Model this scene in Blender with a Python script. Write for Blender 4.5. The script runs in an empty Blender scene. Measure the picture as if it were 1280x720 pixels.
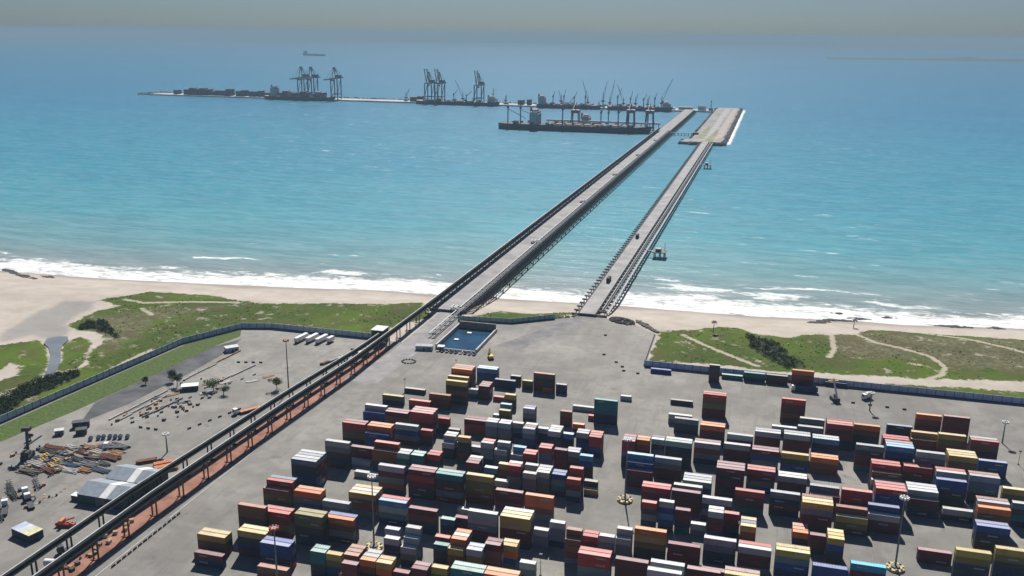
import bpy, math, random
import numpy as np
from mathutils import Matrix, Vector
from mathutils.geometry import tessellate_polygon
random.seed(7); rng = np.random.default_rng(11)
SC = bpy.context.scene
COL = SC.collection

# ------------------------------------------------------------------ camera, sky, sun
CAM_H = 200.0
FPX = 1150.0
CR = (0.96325673, 0.26839255, 0.01009527)
CU = (-0.08070529, 0.25339066, 0.96399161)
CF = (-0.25617012, 0.92938615, -0.26574095)
cd = bpy.data.cameras.new("camera"); cam = bpy.data.objects.new("camera", cd); COL.objects.link(cam)
cd.sensor_width = 36; cd.lens = FPX / 1280 * 36; cd.clip_start = 1; cd.clip_end = 90000
mw = Matrix.Identity(4)
for i in range(3):
    mw[i][0] = CR[i]; mw[i][1] = CU[i]; mw[i][2] = -CF[i]
mw[2][3] = CAM_H
cam.matrix_world = mw
SC.camera = cam

SUN_EL = math.radians(47); SUN_AZ = math.radians(13)     # azimuth measured to the left of the piers' direction (+Y)
W = bpy.data.worlds.new("World"); SC.world = W; W.use_nodes = True
wn = W.node_tree; bg = wn.nodes["Background"]
sky = wn.nodes.new("ShaderNodeTexSky"); sky.sky_type = 'NISHITA'; sky.sun_disc = False
sky.sun_elevation = SUN_EL; sky.sun_rotation = -SUN_AZ
sky.air_density = 1.0; sky.dust_density = 0.6; sky.ozone_density = 3.0; sky.altitude = 100
mx = wn.nodes.new("ShaderNodeMix"); mx.data_type = 'RGBA'; mx.blend_type = 'MULTIPLY'; mx.inputs[0].default_value = 1
mx.inputs[7].default_value = (.415,.555,.77,1)            # dull, hazy grey-blue sky, the same all round
wn.links.new(sky.outputs[0], mx.inputs[6]); wn.links.new(mx.outputs[2], bg.inputs[0]); bg.inputs[1].default_value = 0.05
sd = bpy.data.lights.new("sun", 'SUN'); sd.energy = 5.0; sd.angle = math.radians(0.53); sd.color = (1, 0.95, 0.88)
sun = bpy.data.objects.new("sun", sd); COL.objects.link(sun)
sdir = Vector((-math.sin(SUN_AZ) * math.cos(SUN_EL), math.cos(SUN_AZ) * math.cos(SUN_EL), math.sin(SUN_EL)))
sun.rotation_euler = sdir.to_track_quat('Z', 'Y').to_euler(); sun.location = (0, 0, 400)
vs = SC.view_settings; vs.view_transform = 'Standard'; vs.look = 'None'; vs.exposure = 0.45; vs.gamma = 1; vs.use_curve_mapping = False
SC.cycles.max_bounces = 5; SC.cycles.volume_bounces = 0
SC.cycles.caustics_reflective = False; SC.cycles.caustics_refractive = False

# ------------------------------------------------------------------ helpers
class NT:
    def __init__(s, name):
        s.m = bpy.data.materials.new(name); s.m.use_nodes = True
        s.t = s.m.node_tree; s.b = s.t.nodes["Principled BSDF"]; s.out = s.t.nodes["Material Output"]
    def n(s, typ, ins=None, **kw):
        nd = s.t.nodes.new("ShaderNode" + typ)
        for k, v in kw.items(): setattr(nd, k, v)
        for k, v in (ins or {}).items(): s.set(nd.inputs[k], v)
        return nd
    def set(s, inp, v):
        if isinstance(v, bpy.types.NodeSocket): s.t.links.new(v, inp)
        elif isinstance(v, bpy.types.Node): s.t.links.new(v.outputs[0], inp)
        else: inp.default_value = v
    def math(s, op, a, b=0.5, c=None, clamp=False):
        nd = s.n("Math", operation=op, use_clamp=clamp); s.set(nd.inputs[0], a); s.set(nd.inputs[1], b)
        if c is not None: s.set(nd.inputs[2], c)
        return nd.outputs[0]
    def mix(s, f, a, b, mode='MIX'):
        nd = s.n("Mix", data_type='RGBA', blend_type=mode); nd.clamp_factor = True
        s.set(nd.inputs[0], f); s.set(nd.inputs[6], c4(a)); s.set(nd.inputs[7], c4(b)); return nd.outputs[2]
    def noise(s, scale, detail=4, rough=.55, vec=None, dist=0):
        nd = s.n("TexNoise"); nd.inputs["Scale"].default_value = scale; nd.inputs["Detail"].default_value = detail
        nd.inputs["Roughness"].default_value = rough; nd.inputs["Distortion"].default_value = dist
        if vec is not None: s.set(nd.inputs["Vector"], vec)
        return nd.outputs[0]
    def pos(s, sc=(1, 1, 1), rot=0):
        g = s.n("NewGeometry"); m = s.n("Mapping"); m.inputs["Scale"].default_value = sc; m.inputs["Rotation"].default_value = (0, 0, rot)
        s.set(m.inputs[0], g.outputs["Position"]); return m.outputs[0]
    def step(s, x, a, b):
        nd = s.n("MapRange", interpolation_type='SMOOTHSTEP'); s.set(nd.inputs[0], x); nd.inputs[1].default_value = a; nd.inputs[2].default_value = b
        return nd.outputs[0]
    def bump(s, h, strength, dist):
        nd = s.n("Bump"); nd.inputs["Strength"].default_value = strength; nd.inputs["Distance"].default_value = dist
        s.set(nd.inputs["Height"], h); s.set(s.b.inputs["Normal"], nd)
def c4(c):
    return (c[0], c[1], c[2], 1) if isinstance(c, (tuple, list)) and len(c) == 3 else c
MATS = {}
def mat(name, c, rough=.7, var=.25, scale=.6, metal=0, spec=.3):
    if name in MATS: return MATS[name]
    t = NT(name); p = t.pos()
    n1 = t.noise(scale, 5, .6, p)
    lo = tuple(x * (1 - var) for x in c); hi = tuple(min(1, x * (1 + var)) for x in c)
    t.set(t.b.inputs["Base Color"], t.mix(t.step(n1, .3, .7), lo, hi))
    t.b.inputs["Roughness"].default_value = rough; t.b.inputs["Metallic"].default_value = metal
    t.b.inputs["Specular IOR Level"].default_value = spec
    MATS[name] = t.m; return t.m

class MB:
    def __init__(s): s.v = []; s.f = []
    def add(s, vs, fs):
        o = len(s.v); s.v += [tuple(v) for v in vs]; s.f += [tuple(i + o for i in f) for f in fs]; return s
    def box(s, x0, x1, y0, y1, z0, z1):
        return s.add([(x0,y0,z0),(x1,y0,z0),(x1,y1,z0),(x0,y1,z0),(x0,y0,z1),(x1,y0,z1),(x1,y1,z1),(x0,y1,z1)],
                     [(0,3,2,1),(4,5,6,7),(0,1,5,4),(1,2,6,5),(2,3,7,6),(3,0,4,7)])
    def bar(s, a, b, w, h=None):
        h = h or w; a = Vector(a); b = Vector(b); d = (b - a).normalized()
        up = Vector((0,0,1)) if abs(d.z) < .95 else Vector((0,1,0))
        r = d.cross(up).normalized() * w / 2; u = r.cross(d).normalized() * h / 2
        vs = [p + q for p in (a, b) for q in (-r-u, r-u, r+u, -r+u)]
        return s.add(vs, [(3,2,1,0),(4,5,6,7),(0,1,5,4),(1,2,6,5),(2,3,7,6),(3,0,4,7)])
    def tube(s, a, b, r0, r1=None, n=8):
        r1 = r0 if r1 is None else r1; a = Vector(a); b = Vector(b); d = (b - a).normalized()
        up = Vector((0,0,1)) if abs(d.z) < .95 else Vector((0,1,0))
        x = d.cross(up).normalized(); y = d.cross(x)
        vs = [a + (x*math.cos(t)+y*math.sin(t))*r0 for t in [2*math.pi*i/n for i in range(n)]] + \
             [b + (x*math.cos(t)+y*math.sin(t))*r1 for t in [2*math.pi*i/n for i in range(n)]]
        fs = [(i, (i+1) % n, n+(i+1) % n, n+i) for i in range(n)] + [tuple(range(n))[::-1], tuple(range(n, 2*n))]
        return s.add(vs, fs)
    def prism(s, poly, z0, z1):
        n = len(poly); vs = [(x,y,z0) for x,y in poly] + [(x,y,z1) for x,y in poly]
        fs = [(i, (i+1) % n, n+(i+1) % n, n+i) for i in range(n)]
        for tri in tessellate_polygon([[Vector((x,y,0)) for x,y in poly]]):
            a = [poly[i] for i in tri]
            ccw = (a[1][0]-a[0][0])*(a[2][1]-a[0][1])-(a[1][1]-a[0][1])*(a[2][0]-a[0][0]) > 0
            t3 = tri if ccw else tri[::-1]
            fs.append(tuple(i+n for i in t3)); fs.append(tuple(t3[::-1]))
        return s.add(vs, fs)
    def gable(s, x0, x1, y0, y1, z0, ze, zr):           # ridge along x
        ym = (y0+y1)/2
        return s.add([(x0,y0,z0),(x1,y0,z0),(x1,y1,z0),(x0,y1,z0),(x0,y0,ze),(x1,y0,ze),(x1,y1,ze),(x0,y1,ze),(x0,ym,zr),(x1,ym,zr)],
                     [(0,1,5,4),(2,3,7,6),(0,4,8,7,3),(1,2,6,9,5),(4,5,9,8),(6,7,8,9)])
    def mesh(s, name, m=None):
        me = bpy.data.meshes.new(name); me.from_pydata(s.v, [], s.f); me.update()
        if m: me.materials.append(m)
        return me
    def build(s, name, m, parent=None, loc=None, rz=0):
        return obj(name, s.mesh(name, m), parent, loc, rz)
def obj(name, me, parent=None, loc=None, rz=0):
    o = bpy.data.objects.new(name, me); COL.objects.link(o)
    if parent: o.parent = parent
    if loc: o.location = loc
    if rz: o.rotation_euler = (0, 0, rz)
    return o
def tag(o, label=None, cat=None, group=None, kind=None):
    if label: o["label"] = label
    if cat: o["category"] = cat
    if group: o["group"] = group
    if kind: o["kind"] = kind
    return o
def thing(name, label, cat, loc=(0,0,0), rz=0, group=None):
    o = bpy.data.objects.new(name, None); COL.objects.link(o); o.location = loc; o.rotation_euler = (0,0,rz); o.empty_display_size = 1
    return tag(o, label, cat, group)
def copy_tree(o, parent=None):
    c = o.copy(); COL.objects.link(c); c.parent = parent
    for ch in o.children: copy_tree(ch, c)
    return c
def smooth(o):
    o.data.polygons.foreach_set("use_smooth", [True]*len(o.data.polygons)); return o

# ------------------------------------------------------------------ terrain functions
SEA_Z = -5.0
_sx = np.array([-3000,-900,-690,-590,-516,-417,-316,-234,-112,4,68,107,191,600,3000.])
_sy = np.array([560,618,634,636,642,655,674,680,692,695,704,706,722,770,900.])
def yshore(X): return np.interp(X, _sx, _sy)
GRASS = [[(-467,515),(-468,531),(-469,545),(-462,563),(-489,570),(-474,587),(-466,604),(-429,606),(-408,607),(-382,599),(-361,599),(-274,626),(-250,643),(-228,606),(-244,585),(-250,555),(-253,543),(-326,548),(-347,541),(-364,501),(-370,452),(-375,403),(-379,361),(-379,330),(-410,360),(-407,390),(-408,423),(-396,441),(-399,450),(-412,470),(-414,483),(-429,502),(-438,505),(-453,506)],[(-441,478),(-440,494),(-425,486),(-413,470),(-401,450),(-399,443),(-405,430),(-419,452)],[(-501,449),(-477,463),(-472,471),(-462,480),(-447,472),(-424,447),(-407,423),(-408,409),(-412,395),(-416,366)],[(-63,557),(-62,621),(-39,632),(-25,644),(-10,647),(-1,636),(25,633),(44,652),(50,645),(59,655),(69,654),(79,676),(94,681),(117,681),(182,682),(244,690),(215,596),(162,591),(110,578),(55,570),(26,563),(11,563),(-26,565)],[(48,551),(58,558),(157,572),(208,575),(202,554),(153,554),(57,551)],[(-201,611),(-184,635),(-163,635),(-130,654),(-127,646),(-138,635),(-169,613),(-197,606)]]
CUT = [[(-461,410),(-439,423),(-444,436),(-435,435),(-424,421),(-426,409),(-438,387)]]
PATHS = [[(-368,411),(-377,439),(-377,462),(-376,484)],[(-410,371),(-407,390),(-406,413),(-405,424),(-400,438)],[(-470,578),(-449,574),(-416,586),(-380,595)],[(-442,562),(-425,551)],[(-47,618),(-20,591),(5,570)],[(53,649),(53,617),(49,600)],[(69,658),(81,640),(98,633),(114,621),(119,603),(115,587),(106,578)],[(115,682),(140,672),(175,648),(203,613)],[(99,604),(104,603)]]
WETS = [[(-497,484),(-511,528),(-514,565),(-488,568),(-475,550),(-474,530),(-469,515),(-456,506),(-447,479),(-472,485),(-482,468)]]
DRY = [[(43,646),(79,672),(182,682),(244,690),(222,619),(123,601),(106,617),(70,600),(52,614)],[(-467,525),(-431,568),(-378,592),(-412,542),(-394,475),(-406,472)]]
DARK = [[(-395,345),(-412,362),(-407,390),(-408,422),(-395,440),(-386,427),(-388,405),(-392,391),(-383,370)],[(-6,631),(8,630),(18,617),(23,601),(35,577),(23,570),(11,585),(0,604)],[(-453,506),(-439,509),(-410,496),(-450,530),(-461,523)]]
STREAM = [(-452,474),(-457,483),(-453,488),(-447,490),(-441,484),(-438,475),(-430,464),(-417,449),(-409,437),(-402,425),(-405,421),(-411,430),(-420,442),(-431,456),(-442,467)]
def vnoise(X, Y, s, seed=0):
    X = X / s + seed * 17.3; Y = Y / s + seed * 9.1
    xi = np.floor(X); yi = np.floor(Y); fx = X - xi; fy = Y - yi
    fx = fx*fx*(3-2*fx); fy = fy*fy*(3-2*fy)
    def h(a, b): 
        v = np.sin(a*127.1 + b*311.7 + seed*74.7) * 43758.5453; return v - np.floor(v)
    return (h(xi,yi)*(1-fx)+h(xi+1,yi)*fx)*(1-fy) + (h(xi,yi+1)*(1-fx)+h(xi+1,yi+1)*fx)*fy
def fbm(X, Y, s, seed=0): return (vnoise(X,Y,s,seed)*.55+vnoise(X,Y,s/2.1,seed+1)*.28+vnoise(X,Y,s/4.3,seed+2)*.17)
def sdpoly(X, Y, poly):
    """signed distance, positive inside"""
    P = np.array(poly, float); n = len(P); best = np.full(X.shape, 1e9); ins = np.zeros(X.shape, bool)
    for i in range(n):
        a = P[i]; b = P[(i+1) % n]; d = b-a; L = (d@d) or 1e-9
        t = np.clip(((X-a[0])*d[0]+(Y-a[1])*d[1])/L, 0, 1)
        best = np.minimum(best, np.hypot(X-a[0]-t*d[0], Y-a[1]-t*d[1]))
        if a[1] != b[1]:
            c = ((a[1] > Y) != (b[1] > Y)) & (X < (b[0]-a[0])*(Y-a[1])/(b[1]-a[1])+a[0]); ins ^= c
    return np.where(ins, best, -best)
def dline(X, Y, pl):
    best = np.full(X.shape, 1e9)
    for a, b in zip(pl[:-1], pl[1:]):
        a = np.array(a, float); b = np.array(b, float); d = b-a; L = (d@d) or 1e-9
        t = np.clip(((X-a[0])*d[0]+(Y-a[1])*d[1])/L, 0, 1)
        best = np.minimum(best, np.hypot(X-a[0]-t*d[0], Y-a[1]-t*d[1]))
    return best
YARD = [(900,546),(-64,546),(-65,613),(-85,634),(-103,639),(-118,641),(-137,629),(-167,606),(-207,601),(-207,640),(-226,640),(-226,545),
        (-324,545),(-344,539),(-363,499),(-368,450),(-373,401),(-377,359),(-390,200),(-420,-300),(900,-300)]
def height(X, Y):
    s = Y - yshore(X)
    z = np.interp(s, [-400,-90,-62,-48,-25,0,30,120,400,2000], [-.6,-.7,.2,-.5,-2.9,-5,-6.3,-9,-13,-20])
    z = z + (fbm(X,Y,38,3)-.5)*1.6*np.interp(s, [-90,-60,-35,-10], [1,1,.7,.15])
    lag = np.maximum.reduce([sdpoly(X,Y,p) for p in WETS]); z = z - np.clip((lag+10)/25, 0, 1)*1.6
    y = sdpoly(X, Y, YARD)
    k = np.clip((y+6)/8, 0, 1); z = z*(1-k) + (-.45)*k
    return z
def axis(segs):
    out = [segs[0][0]]
    for a, b, st in segs:
        n = max(1, int(round((b-a)/st))); out += [a+(b-a)*i/n for i in range(1, n+1)]
    return np.array(out)
def gridmesh(name, xs, ys, zf):
    X, Y = np.meshgrid(xs, ys); Z = zf(X, Y); nx, ny = len(xs), len(ys)
    me = bpy.data.meshes.new(name); V = np.stack([X, Y, Z], -1).reshape(-1, 3)
    i = np.arange(nx*ny).reshape(ny, nx); q = np.stack([i[:-1,:-1], i[:-1,1:], i[1:,1:], i[1:,:-1]], -1).reshape(-1, 4)
    me.vertices.add(len(V)); me.vertices.foreach_set("co", V.ravel()); me.loops.add(q.size); me.loops.foreach_set("vertex_index", q.ravel())
    me.polygons.add(len(q)); me.polygons.foreach_set("loop_start", np.arange(len(q))*4)
    me.update(calc_edges=True); me.polygons.foreach_set("use_smooth", np.ones(len(q), bool))
    return me, X, Y
def vcol(me, name, *ch):
    a = me.color_attributes.new(name, 'FLOAT_COLOR', 'POINT'); ch = [np.ravel(c) for c in ch]
    while len(ch) < 3: ch.append(np.zeros_like(ch[0]))
    a.data.foreach_set("color", np.stack(ch[:3]+[np.ones_like(ch[0])], -1).ravel())

# ---- terrain sheet
xs = axis([(-6000,-2000,500),(-2000,-760,40),(-760,330,1.7),(330,1500,40),(1500,6000,500)])
ys = axis([(-4000,-300,300),(-300,330,15),(330,740,1.7),(740,1000,20)])
tm, TX, TY = gridmesh("terrain", xs, ys, height)
soft = lambda d, w: np.clip(.5 + d/(2*w), 0, 1)
gr = np.maximum.reduce([soft(sdpoly(TX,TY,p), 5) for p in GRASS])
for p in CUT: gr = np.minimum(gr, 1-soft(sdpoly(TX,TY,p), 5))
far = ((TX < -560) | (TX > 230)) & (TY < yshore(TX)-75); gr = np.where(far & (gr < .5) & ((TX < -700) | (TX > 230) | (TY < 440)), .62, gr)
pa = np.maximum.reduce([np.clip(1.15-dline(TX,TY,p)/3.2, 0, 1) for p in PATHS])
we = np.maximum.reduce([soft(sdpoly(TX,TY,p), 12) for p in WETS])
dr = np.maximum.reduce([soft(sdpoly(TX,TY,p), 14) for p in DRY])
dk = np.maximum.reduce([soft(sdpoly(TX,TY,p), 7) for p in DARK])
vcol(tm, "m1", gr, pa, we); vcol(tm, "m2", dr, dk, np.clip((TY-yshore(TX)+40)/40, 0, 1))
t = NT("terrain_material"); p = t.pos()
m1 = t.n("SeparateColor", {0: t.n("Attribute", attribute_name="m1").outputs["Color"]}); m2 = t.n("SeparateColor", {0: t.n("Attribute", attribute_name="m2").outputs["Color"]})
nf = t.noise(.35, 6, .65, p); nm = t.noise(.06, 5, .6, p); nl = t.noise(.015, 4, .55, p); ns = t.noise(.9, 3, .7, p)
sand = t.mix(t.step(nm, .3, .7), (.40,.35,.295), (.475,.425,.37)); sand = t.mix(t.math('MULTIPLY', t.step(t.noise(.02,3,.5,t.pos((.35,1.6,1),-.1)), .5, .75), .35), sand, (.29,.25,.222))
wets = t.mix(nm, (.25,.238,.222), (.32,.30,.275))
tide = t.math('SUBTRACT', t.math('ADD', m2.outputs[2], t.math('MULTIPLY', nl, .9)), .55)
sand = t.mix(t.step(tide, .55, .85), sand, (.295,.258,.232))
sand = t.mix(t.step(t.math('ADD', m1.outputs[2], t.math('MULTIPLY', t.math('SUBTRACT', nm, .5), .8)), .4, .75), sand, wets)
g1 = t.mix(t.step(nf, .3, .7), (.028,.052,.006), (.066,.102,.010)); g1 = t.mix(t.step(nl, .4, .62), g1, t.mix(nf, (.055,.097,.006), (.092,.140,.010)))
dry = t.mix(t.step(nf, .35, .65), (.075,.07,.036), (.17,.15,.09)); dryf = t.step(t.math('ADD', m2.outputs[0], t.math('MULTIPLY', t.math('SUBTRACT', nm, .5), 1.5)), .35, .8)
g1 = t.mix(t.math('MULTIPLY', dryf, .8), g1, dry)
g1 = t.mix(t.math('MULTIPLY', t.step(nm, .46, .62), .65), g1, (.075,.066,.022))
g1 = t.mix(t.step(t.math('ADD', m2.outputs[1], t.math('MULTIPLY', t.math('SUBTRACT', nf, .5), 1.2)), .45, .8), g1, (.022,.032,.013))
gf = t.step(t.math('ADD', m1.outputs[0], t.math('MULTIPLY', t.math('SUBTRACT', t.noise(.11, 6, .75, p), .5), 1.7)), .40, .62)
gf = t.math('MULTIPLY', gf, t.math('SUBTRACT', 1, t.math('MULTIPLY', t.step(t.noise(.075,6,.72,t.pos((1,1,1),.9)), .57, .66), .6)))
base = t.mix(gf, sand, g1)
base = t.mix(t.step(t.math('ADD', m1.outputs[1], t.math('MULTIPLY', t.math('SUBTRACT', nf, .5), 1.3)), .4, .8), base, (.37,.335,.25))
t.set(t.b.inputs["Base Color"], base); t.b.inputs["Roughness"].default_value = .95; t.b.inputs["Specular IOR Level"].default_value = .15
t.bump(t.math('ADD', nf, t.math('MULTIPLY', nm, 2)), .5, .6)
tm.materials.append(t.m)
tag(obj("terrain", tm), kind="structure")

# ---- sea: fine grid by the beach, growing outward, then a ring to the horizon
xs = axis([(-7000,-2400,230),(-2400,-800,16),(-800,340,4),(340,1200,20),(1200,7000,230)])
ys = axis([(420,560,20),(560,840,2.6),(840,1300,10),(1300,3000,25),(3000,7000,200)])
def seaz(X, Y):
    s = Y - yshore(X); ph = s + (fbm(X,Y,70,5)-.5)*26
    w = np.interp(s, [-5,5,40,130,260], [0,.25,.6,.35,0]); return SEA_Z + w*np.sin(ph/5.2)*.7*vnoise(X,Y,60,8)
sm, X, Y = gridmesh("sea", xs, ys, seaz)
s = Y - yshore(X)
isl = np.maximum(0, 1-np.abs(X+80)/15.0)*((Y > 1850) & (Y < 2780)) 
isl = np.maximum(isl, np.maximum(0, 1-np.abs(Y-1838)/16.0)*((X > -100) & (X < -78)))
vcol(sm, "m1", np.clip(s/200, -1, 40), isl, np.clip(s/3000, 0, 3))
t = NT("sea_water")
m1 = t.n("SeparateColor", {0: t.n("Attribute", attribute_name="m1").outputs["Color"]}); S = m1.outputs[0]
p = t.pos(); pst = t.pos((.30,1.35,1), -.1)
nb = t.noise(.004, 4, .55, t.pos((.5,1.2,1), -.1)); nw = t.noise(.05, 4, .6, pst)
sj = t.math('ADD', S, t.math('MULTIPLY', t.math('SUBTRACT', nb, .5), t.math('MULTIPLY', S, .9)))
rp = t.n("ValToRGB"); t.set(rp.inputs[0], t.math('MULTIPLY', sj, .1)); cr = rp.color_ramp
for i, (q, c) in enumerate([(0,(.27,.285,.265)),(.025,(.22,.275,.27)),(.06,(.155,.30,.31)),(.13,(.08,.30,.35)),(.32,(.04,.255,.345)),(1,(.016,.18,.31))]):
    e = cr.elements[i] if i < 2 else cr.elements.new(q); e.position = q; e.color = (*c, 1)
wc = t.mix(t.math('MULTIPLY', t.step(nw, .38, .62), .42), rp.outputs[0], t.mix(.5, rp.outputs[0], (.0,.05,.09)))
wc = t.mix(t.math('MULTIPLY', t.step(t.noise(.13, 4, .65, t.pos((.4,1.6,1), -.12)), .45, .6), .30), wc, t.mix(.45, wc, (.45,.55,.55)))
# surf: wandering bands of foam, broken by noise
wob = t.noise(.009, 3, .5, p); wob2 = t.noise(.03, 4, .6, p)
d = t.math('SUBTRACT', t.math('MULTIPLY', S, 200), t.math('ADD', t.math('MULTIPLY', t.math('SUBTRACT', wob, .5), 60), t.math('MULTIPLY', t.math('SUBTRACT', wob2, .5), 26)))
lace = t.noise(.12, 7, .72, t.pos((.55,1.3,1), -.1), .6)
b1 = t.math('MULTIPLY', t.step(d, -14, -4), t.math('SUBTRACT', 1, t.step(d, 16, 66)))
b2 = t.math('MULTIPLY', t.math('MULTIPLY', t.step(d, 40, 52), t.math('SUBTRACT', 1, t.step(d, 58, 84))), t.step(t.noise(.006,2,.5,p), .42, .56))
b3 = t.math('MULTIPLY', t.math('MULTIPLY', t.step(d, 80, 84), t.math('SUBTRACT', 1, t.step(d, 86, 98))), t.step(t.noise(.009,2,.5,t.pos((1,1,1),.4)), .52, .62))
fo = t.math('MAXIMUM', b1, t.math('MAXIMUM', t.math('MULTIPLY', b2, 1.0), t.math('MULTIPLY', b3, .95)))
foam = t.step(t.math('ADD', lace, t.math('MULTIPLY', fo, .36)), .66, .88)
# whitecaps out at sea
wcap = t.math('MULTIPLY', t.step(t.noise(.045, 3, .6, t.pos((.55,1.9,1), -.15)), .63, .70), t.step(t.noise(.25, 3, .7, pst), .45, .6))
wcap = t.math('MULTIPLY', wcap, t.step(t.noise(.0016, 2, .5, p), .42, .6))
foam = t.math('MAXIMUM', foam, t.math('MULTIPLY', wcap, .65))
foam = t.math('MAXIMUM', foam, t.step(t.math('ADD', t.math('MULTIPLY', m1.outputs[1], 1), t.math('MULTIPLY', t.math('SUBTRACT', lace, .5), 1.2)), .35, .7))
t.set(t.b.inputs["Base Color"], t.mix(foam, wc, (.74,.75,.73)))
t.set(t.b.inputs["Roughness"], t.math('ADD', t.math('MULTIPLY', foam, .5), .3))
t.b.inputs["IOR"].default_value = 1.33; t.b.inputs["Specular IOR Level"].default_value = .22
t.bump(t.math('ADD', t.noise(.16, 4, .6, pst), t.math('MULTIPLY', t.noise(.035, 3, .5, pst), 2.2)), .55, 1.2)
sm.materials.append(t.m)
tag(obj("sea", sm), kind="structure")
mb = MB(); R = 23000; N = 96                                   # outer ring: square hole, round rim, same level
sq = []
for i in range(N):
    a = 2*math.pi*i/N; c_, s_ = math.cos(a), math.sin(a); k = 1/max(abs(c_), abs(s_)); sq.append((7000*c_*k, 7000*s_*k))
inner = [(x, max(y, -7000), SEA_Z-.02) for x, y in sq]; mid = [(14000*math.cos(2*math.pi*i/N), 14000*math.sin(2*math.pi*i/N), SEA_Z-.02) for i in range(N)]
rim = [(R*math.cos(2*math.pi*i/N), R*math.sin(2*math.pi*i/N), SEA_Z-.02) for i in range(N)]
keep = [i for i in range(N) if sq[i][1] > -100]
vsr = inner + mid + rim; fsr = []
for i in range(N):
    j = (i+1) % N
    if sq[i][1] < -120 and sq[j][1] < -120: continue
    fsr += [(i, N+i, N+j, j), (N+i, 2*N+i, 2*N+j, N+j)]
mb.add(vsr, fsr); rm = mb.mesh("sea", t.m)
q = np.array(vsr); vcol(rm, "m1", np.clip((q[:,1]-yshore(q[:,0]))/200, -1, 40), q[:,0]*0, q[:,0]*0)
tag(obj("sea", rm), kind="structure")

# ---- air: one closed box of even pale haze round the whole place
hz = MB().box(-25000, 25000, -25000, 25000, -24, 226)
hm = bpy.data.materials.new("haze_air"); hm.use_nodes = True; hm.node_tree.nodes.clear()
ho = hm.node_tree.nodes.new("ShaderNodeOutputMaterial"); pv = hm.node_tree.nodes.new("ShaderNodeVolumePrincipled")
pv.inputs["Color"].default_value = (.36,.53,.65,1); pv.inputs["Density"].default_value = .0001; pv.inputs["Anisotropy"].default_value = 0.0
hm.node_tree.links.new(pv.outputs[0], ho.inputs["Volume"])
tag(hz.build("haze", hm), "thin blue sea haze over the port", None, None, "stuff")

# ------------------------------------------------------------------ yard pavement and sheets
t = NT("yard_concrete"); p = t.pos()
a = t.noise(.02, 5, .6, p); b = t.noise(.12, 6, .65, p); c = t.noise(.9, 4, .6, p); st = t.noise(.05, 5, .7, t.pos((2.6,.35,1), .02))
col = t.mix(t.step(a, .35, .65), (.185,.182,.17), (.275,.268,.25)); col = t.mix(t.math('MULTIPLY', t.step(b, .45, .62), .5), col, (.15,.147,.14))
col = t.mix(t.math('MULTIPLY', t.step(st, .5, .68), .5), col, (.135,.13,.125)); col = t.mix(t.math('MULTIPLY', t.step(t.noise(.035,4,.6,t.pos((1,1,1),1)), .53, .68), .5), col, (.33,.32,.295))
col = t.mix(t.math('MULTIPLY', t.step(t.noise(.055,5,.7,t.pos((1,1,1),2)), .62, .7), .6), col, (.085,.08,.078))
col = t.mix(t.math('MULTIPLY', t.step(t.noise(.013,3,.6,t.pos((1,1,1),.6)), .52, .66), .35), col, (.25,.215,.19))
trk = t.noise(.5, 3, .55, t.pos((.9,.035,1), .03)); trk2 = t.noise(.5, 3, .55, t.pos((.035,.9,1), .0))
col = t.mix(t.math('MULTIPLY', t.math('MAXIMUM', t.step(trk, .62, .7), t.step(trk2, .64, .72)), .35), col, (.11,.107,.105))
br = t.n("TexBrick"); br.inputs["Scale"].default_value = 1; br.inputs["Mortar Size"].default_value = .05; br.inputs["Brick Width"].default_value = 6; br.inputs["Row Height"].default_value = 6
br.offset = 0; br.inputs["Color1"].default_value = (1,1,1,1); br.inputs["Color2"].default_value = (.9,.9,.9,1); br.inputs["Mortar"].default_value = (.72,.72,.72,1)
t.set(br.inputs["Vector"], p)
col = t.mix(.55, col, t.mix(1, col, br.outputs[0], 'MULTIPLY')); col = t.mix(.18, col, t.mix(c, (.15,.145,.135), (.32,.31,.29)))
col = t.mix(t.step(t.noise(.008,3,.6,t.pos((1,1,1),1.3)), .3, .7), t.mix(1, col, (.82,.81,.80), 'MULTIPLY'), t.mix(1, col, (1.12,1.10,1.06), 'MULTIPLY'))
t.set(t.b.inputs["Base Color"], col); t.b.inputs["Roughness"].default_value = .85; t.b.inputs["Specular IOR Level"].default_value = .25
YARD_M = t.m
tag(MB().prism(YARD, -1.2, 0).build("yard_pavement", YARD_M), kind="structure")
asph = mat("asphalt", (.085,.086,.09), .9, .35, .08); red = mat("red_ore_dirt", (.27,.135,.095), .95, .3, .12)
verge = mat("verge_grass", (.06,.095,.018), .95, .35, .5); conc = mat("concrete", (.36,.35,.335), .8, .2, .25); concd = mat("dark_concrete", (.19,.185,.18), .85, .25, .3)
def sheet(name, poly, z, m, kind="structure"):
    mb = MB(); mb.prism(poly, z-.05, z); return tag(mb.build(name, m), kind=kind)
sheet("grass_verge", [(-343,537),(-361,498),(-366,450),(-371,401),(-375,359),(-386,220),(-376,220),(-362,330),(-352,385),(-345,450),(-341,500),(-336,524)], .03, verge)
sheet("access_road", [(-332,520),(-341,500),(-345,450),(-350,398),(-338,372),(-331,400),(-327,450),(-327,490)], .022, asph)
sheet("dirt_strip", [(-238.2,140),(-238.0,300),(-233.6,400),(-229,490),(-228.5,530),(-240,530),(-246,440),(-250,380),(-252.5,300),(-254,140)], .026, red)
sheet("pier_road", [(-206.9,641),(-226,641),(-226,520),(-234,470),(-212,470),(-207.1,560)], .03, mat("road_concrete", (.25,.24,.235), .85, .2, .1))
sheet("dark_road", [(-126,650),(-112,650),(-112,636),(-132,592),(-146,556),(-165,556),(-140,606),(-126,636)], .026, mat("worn_road", (.175,.17,.168), .85, .3, .07))
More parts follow.
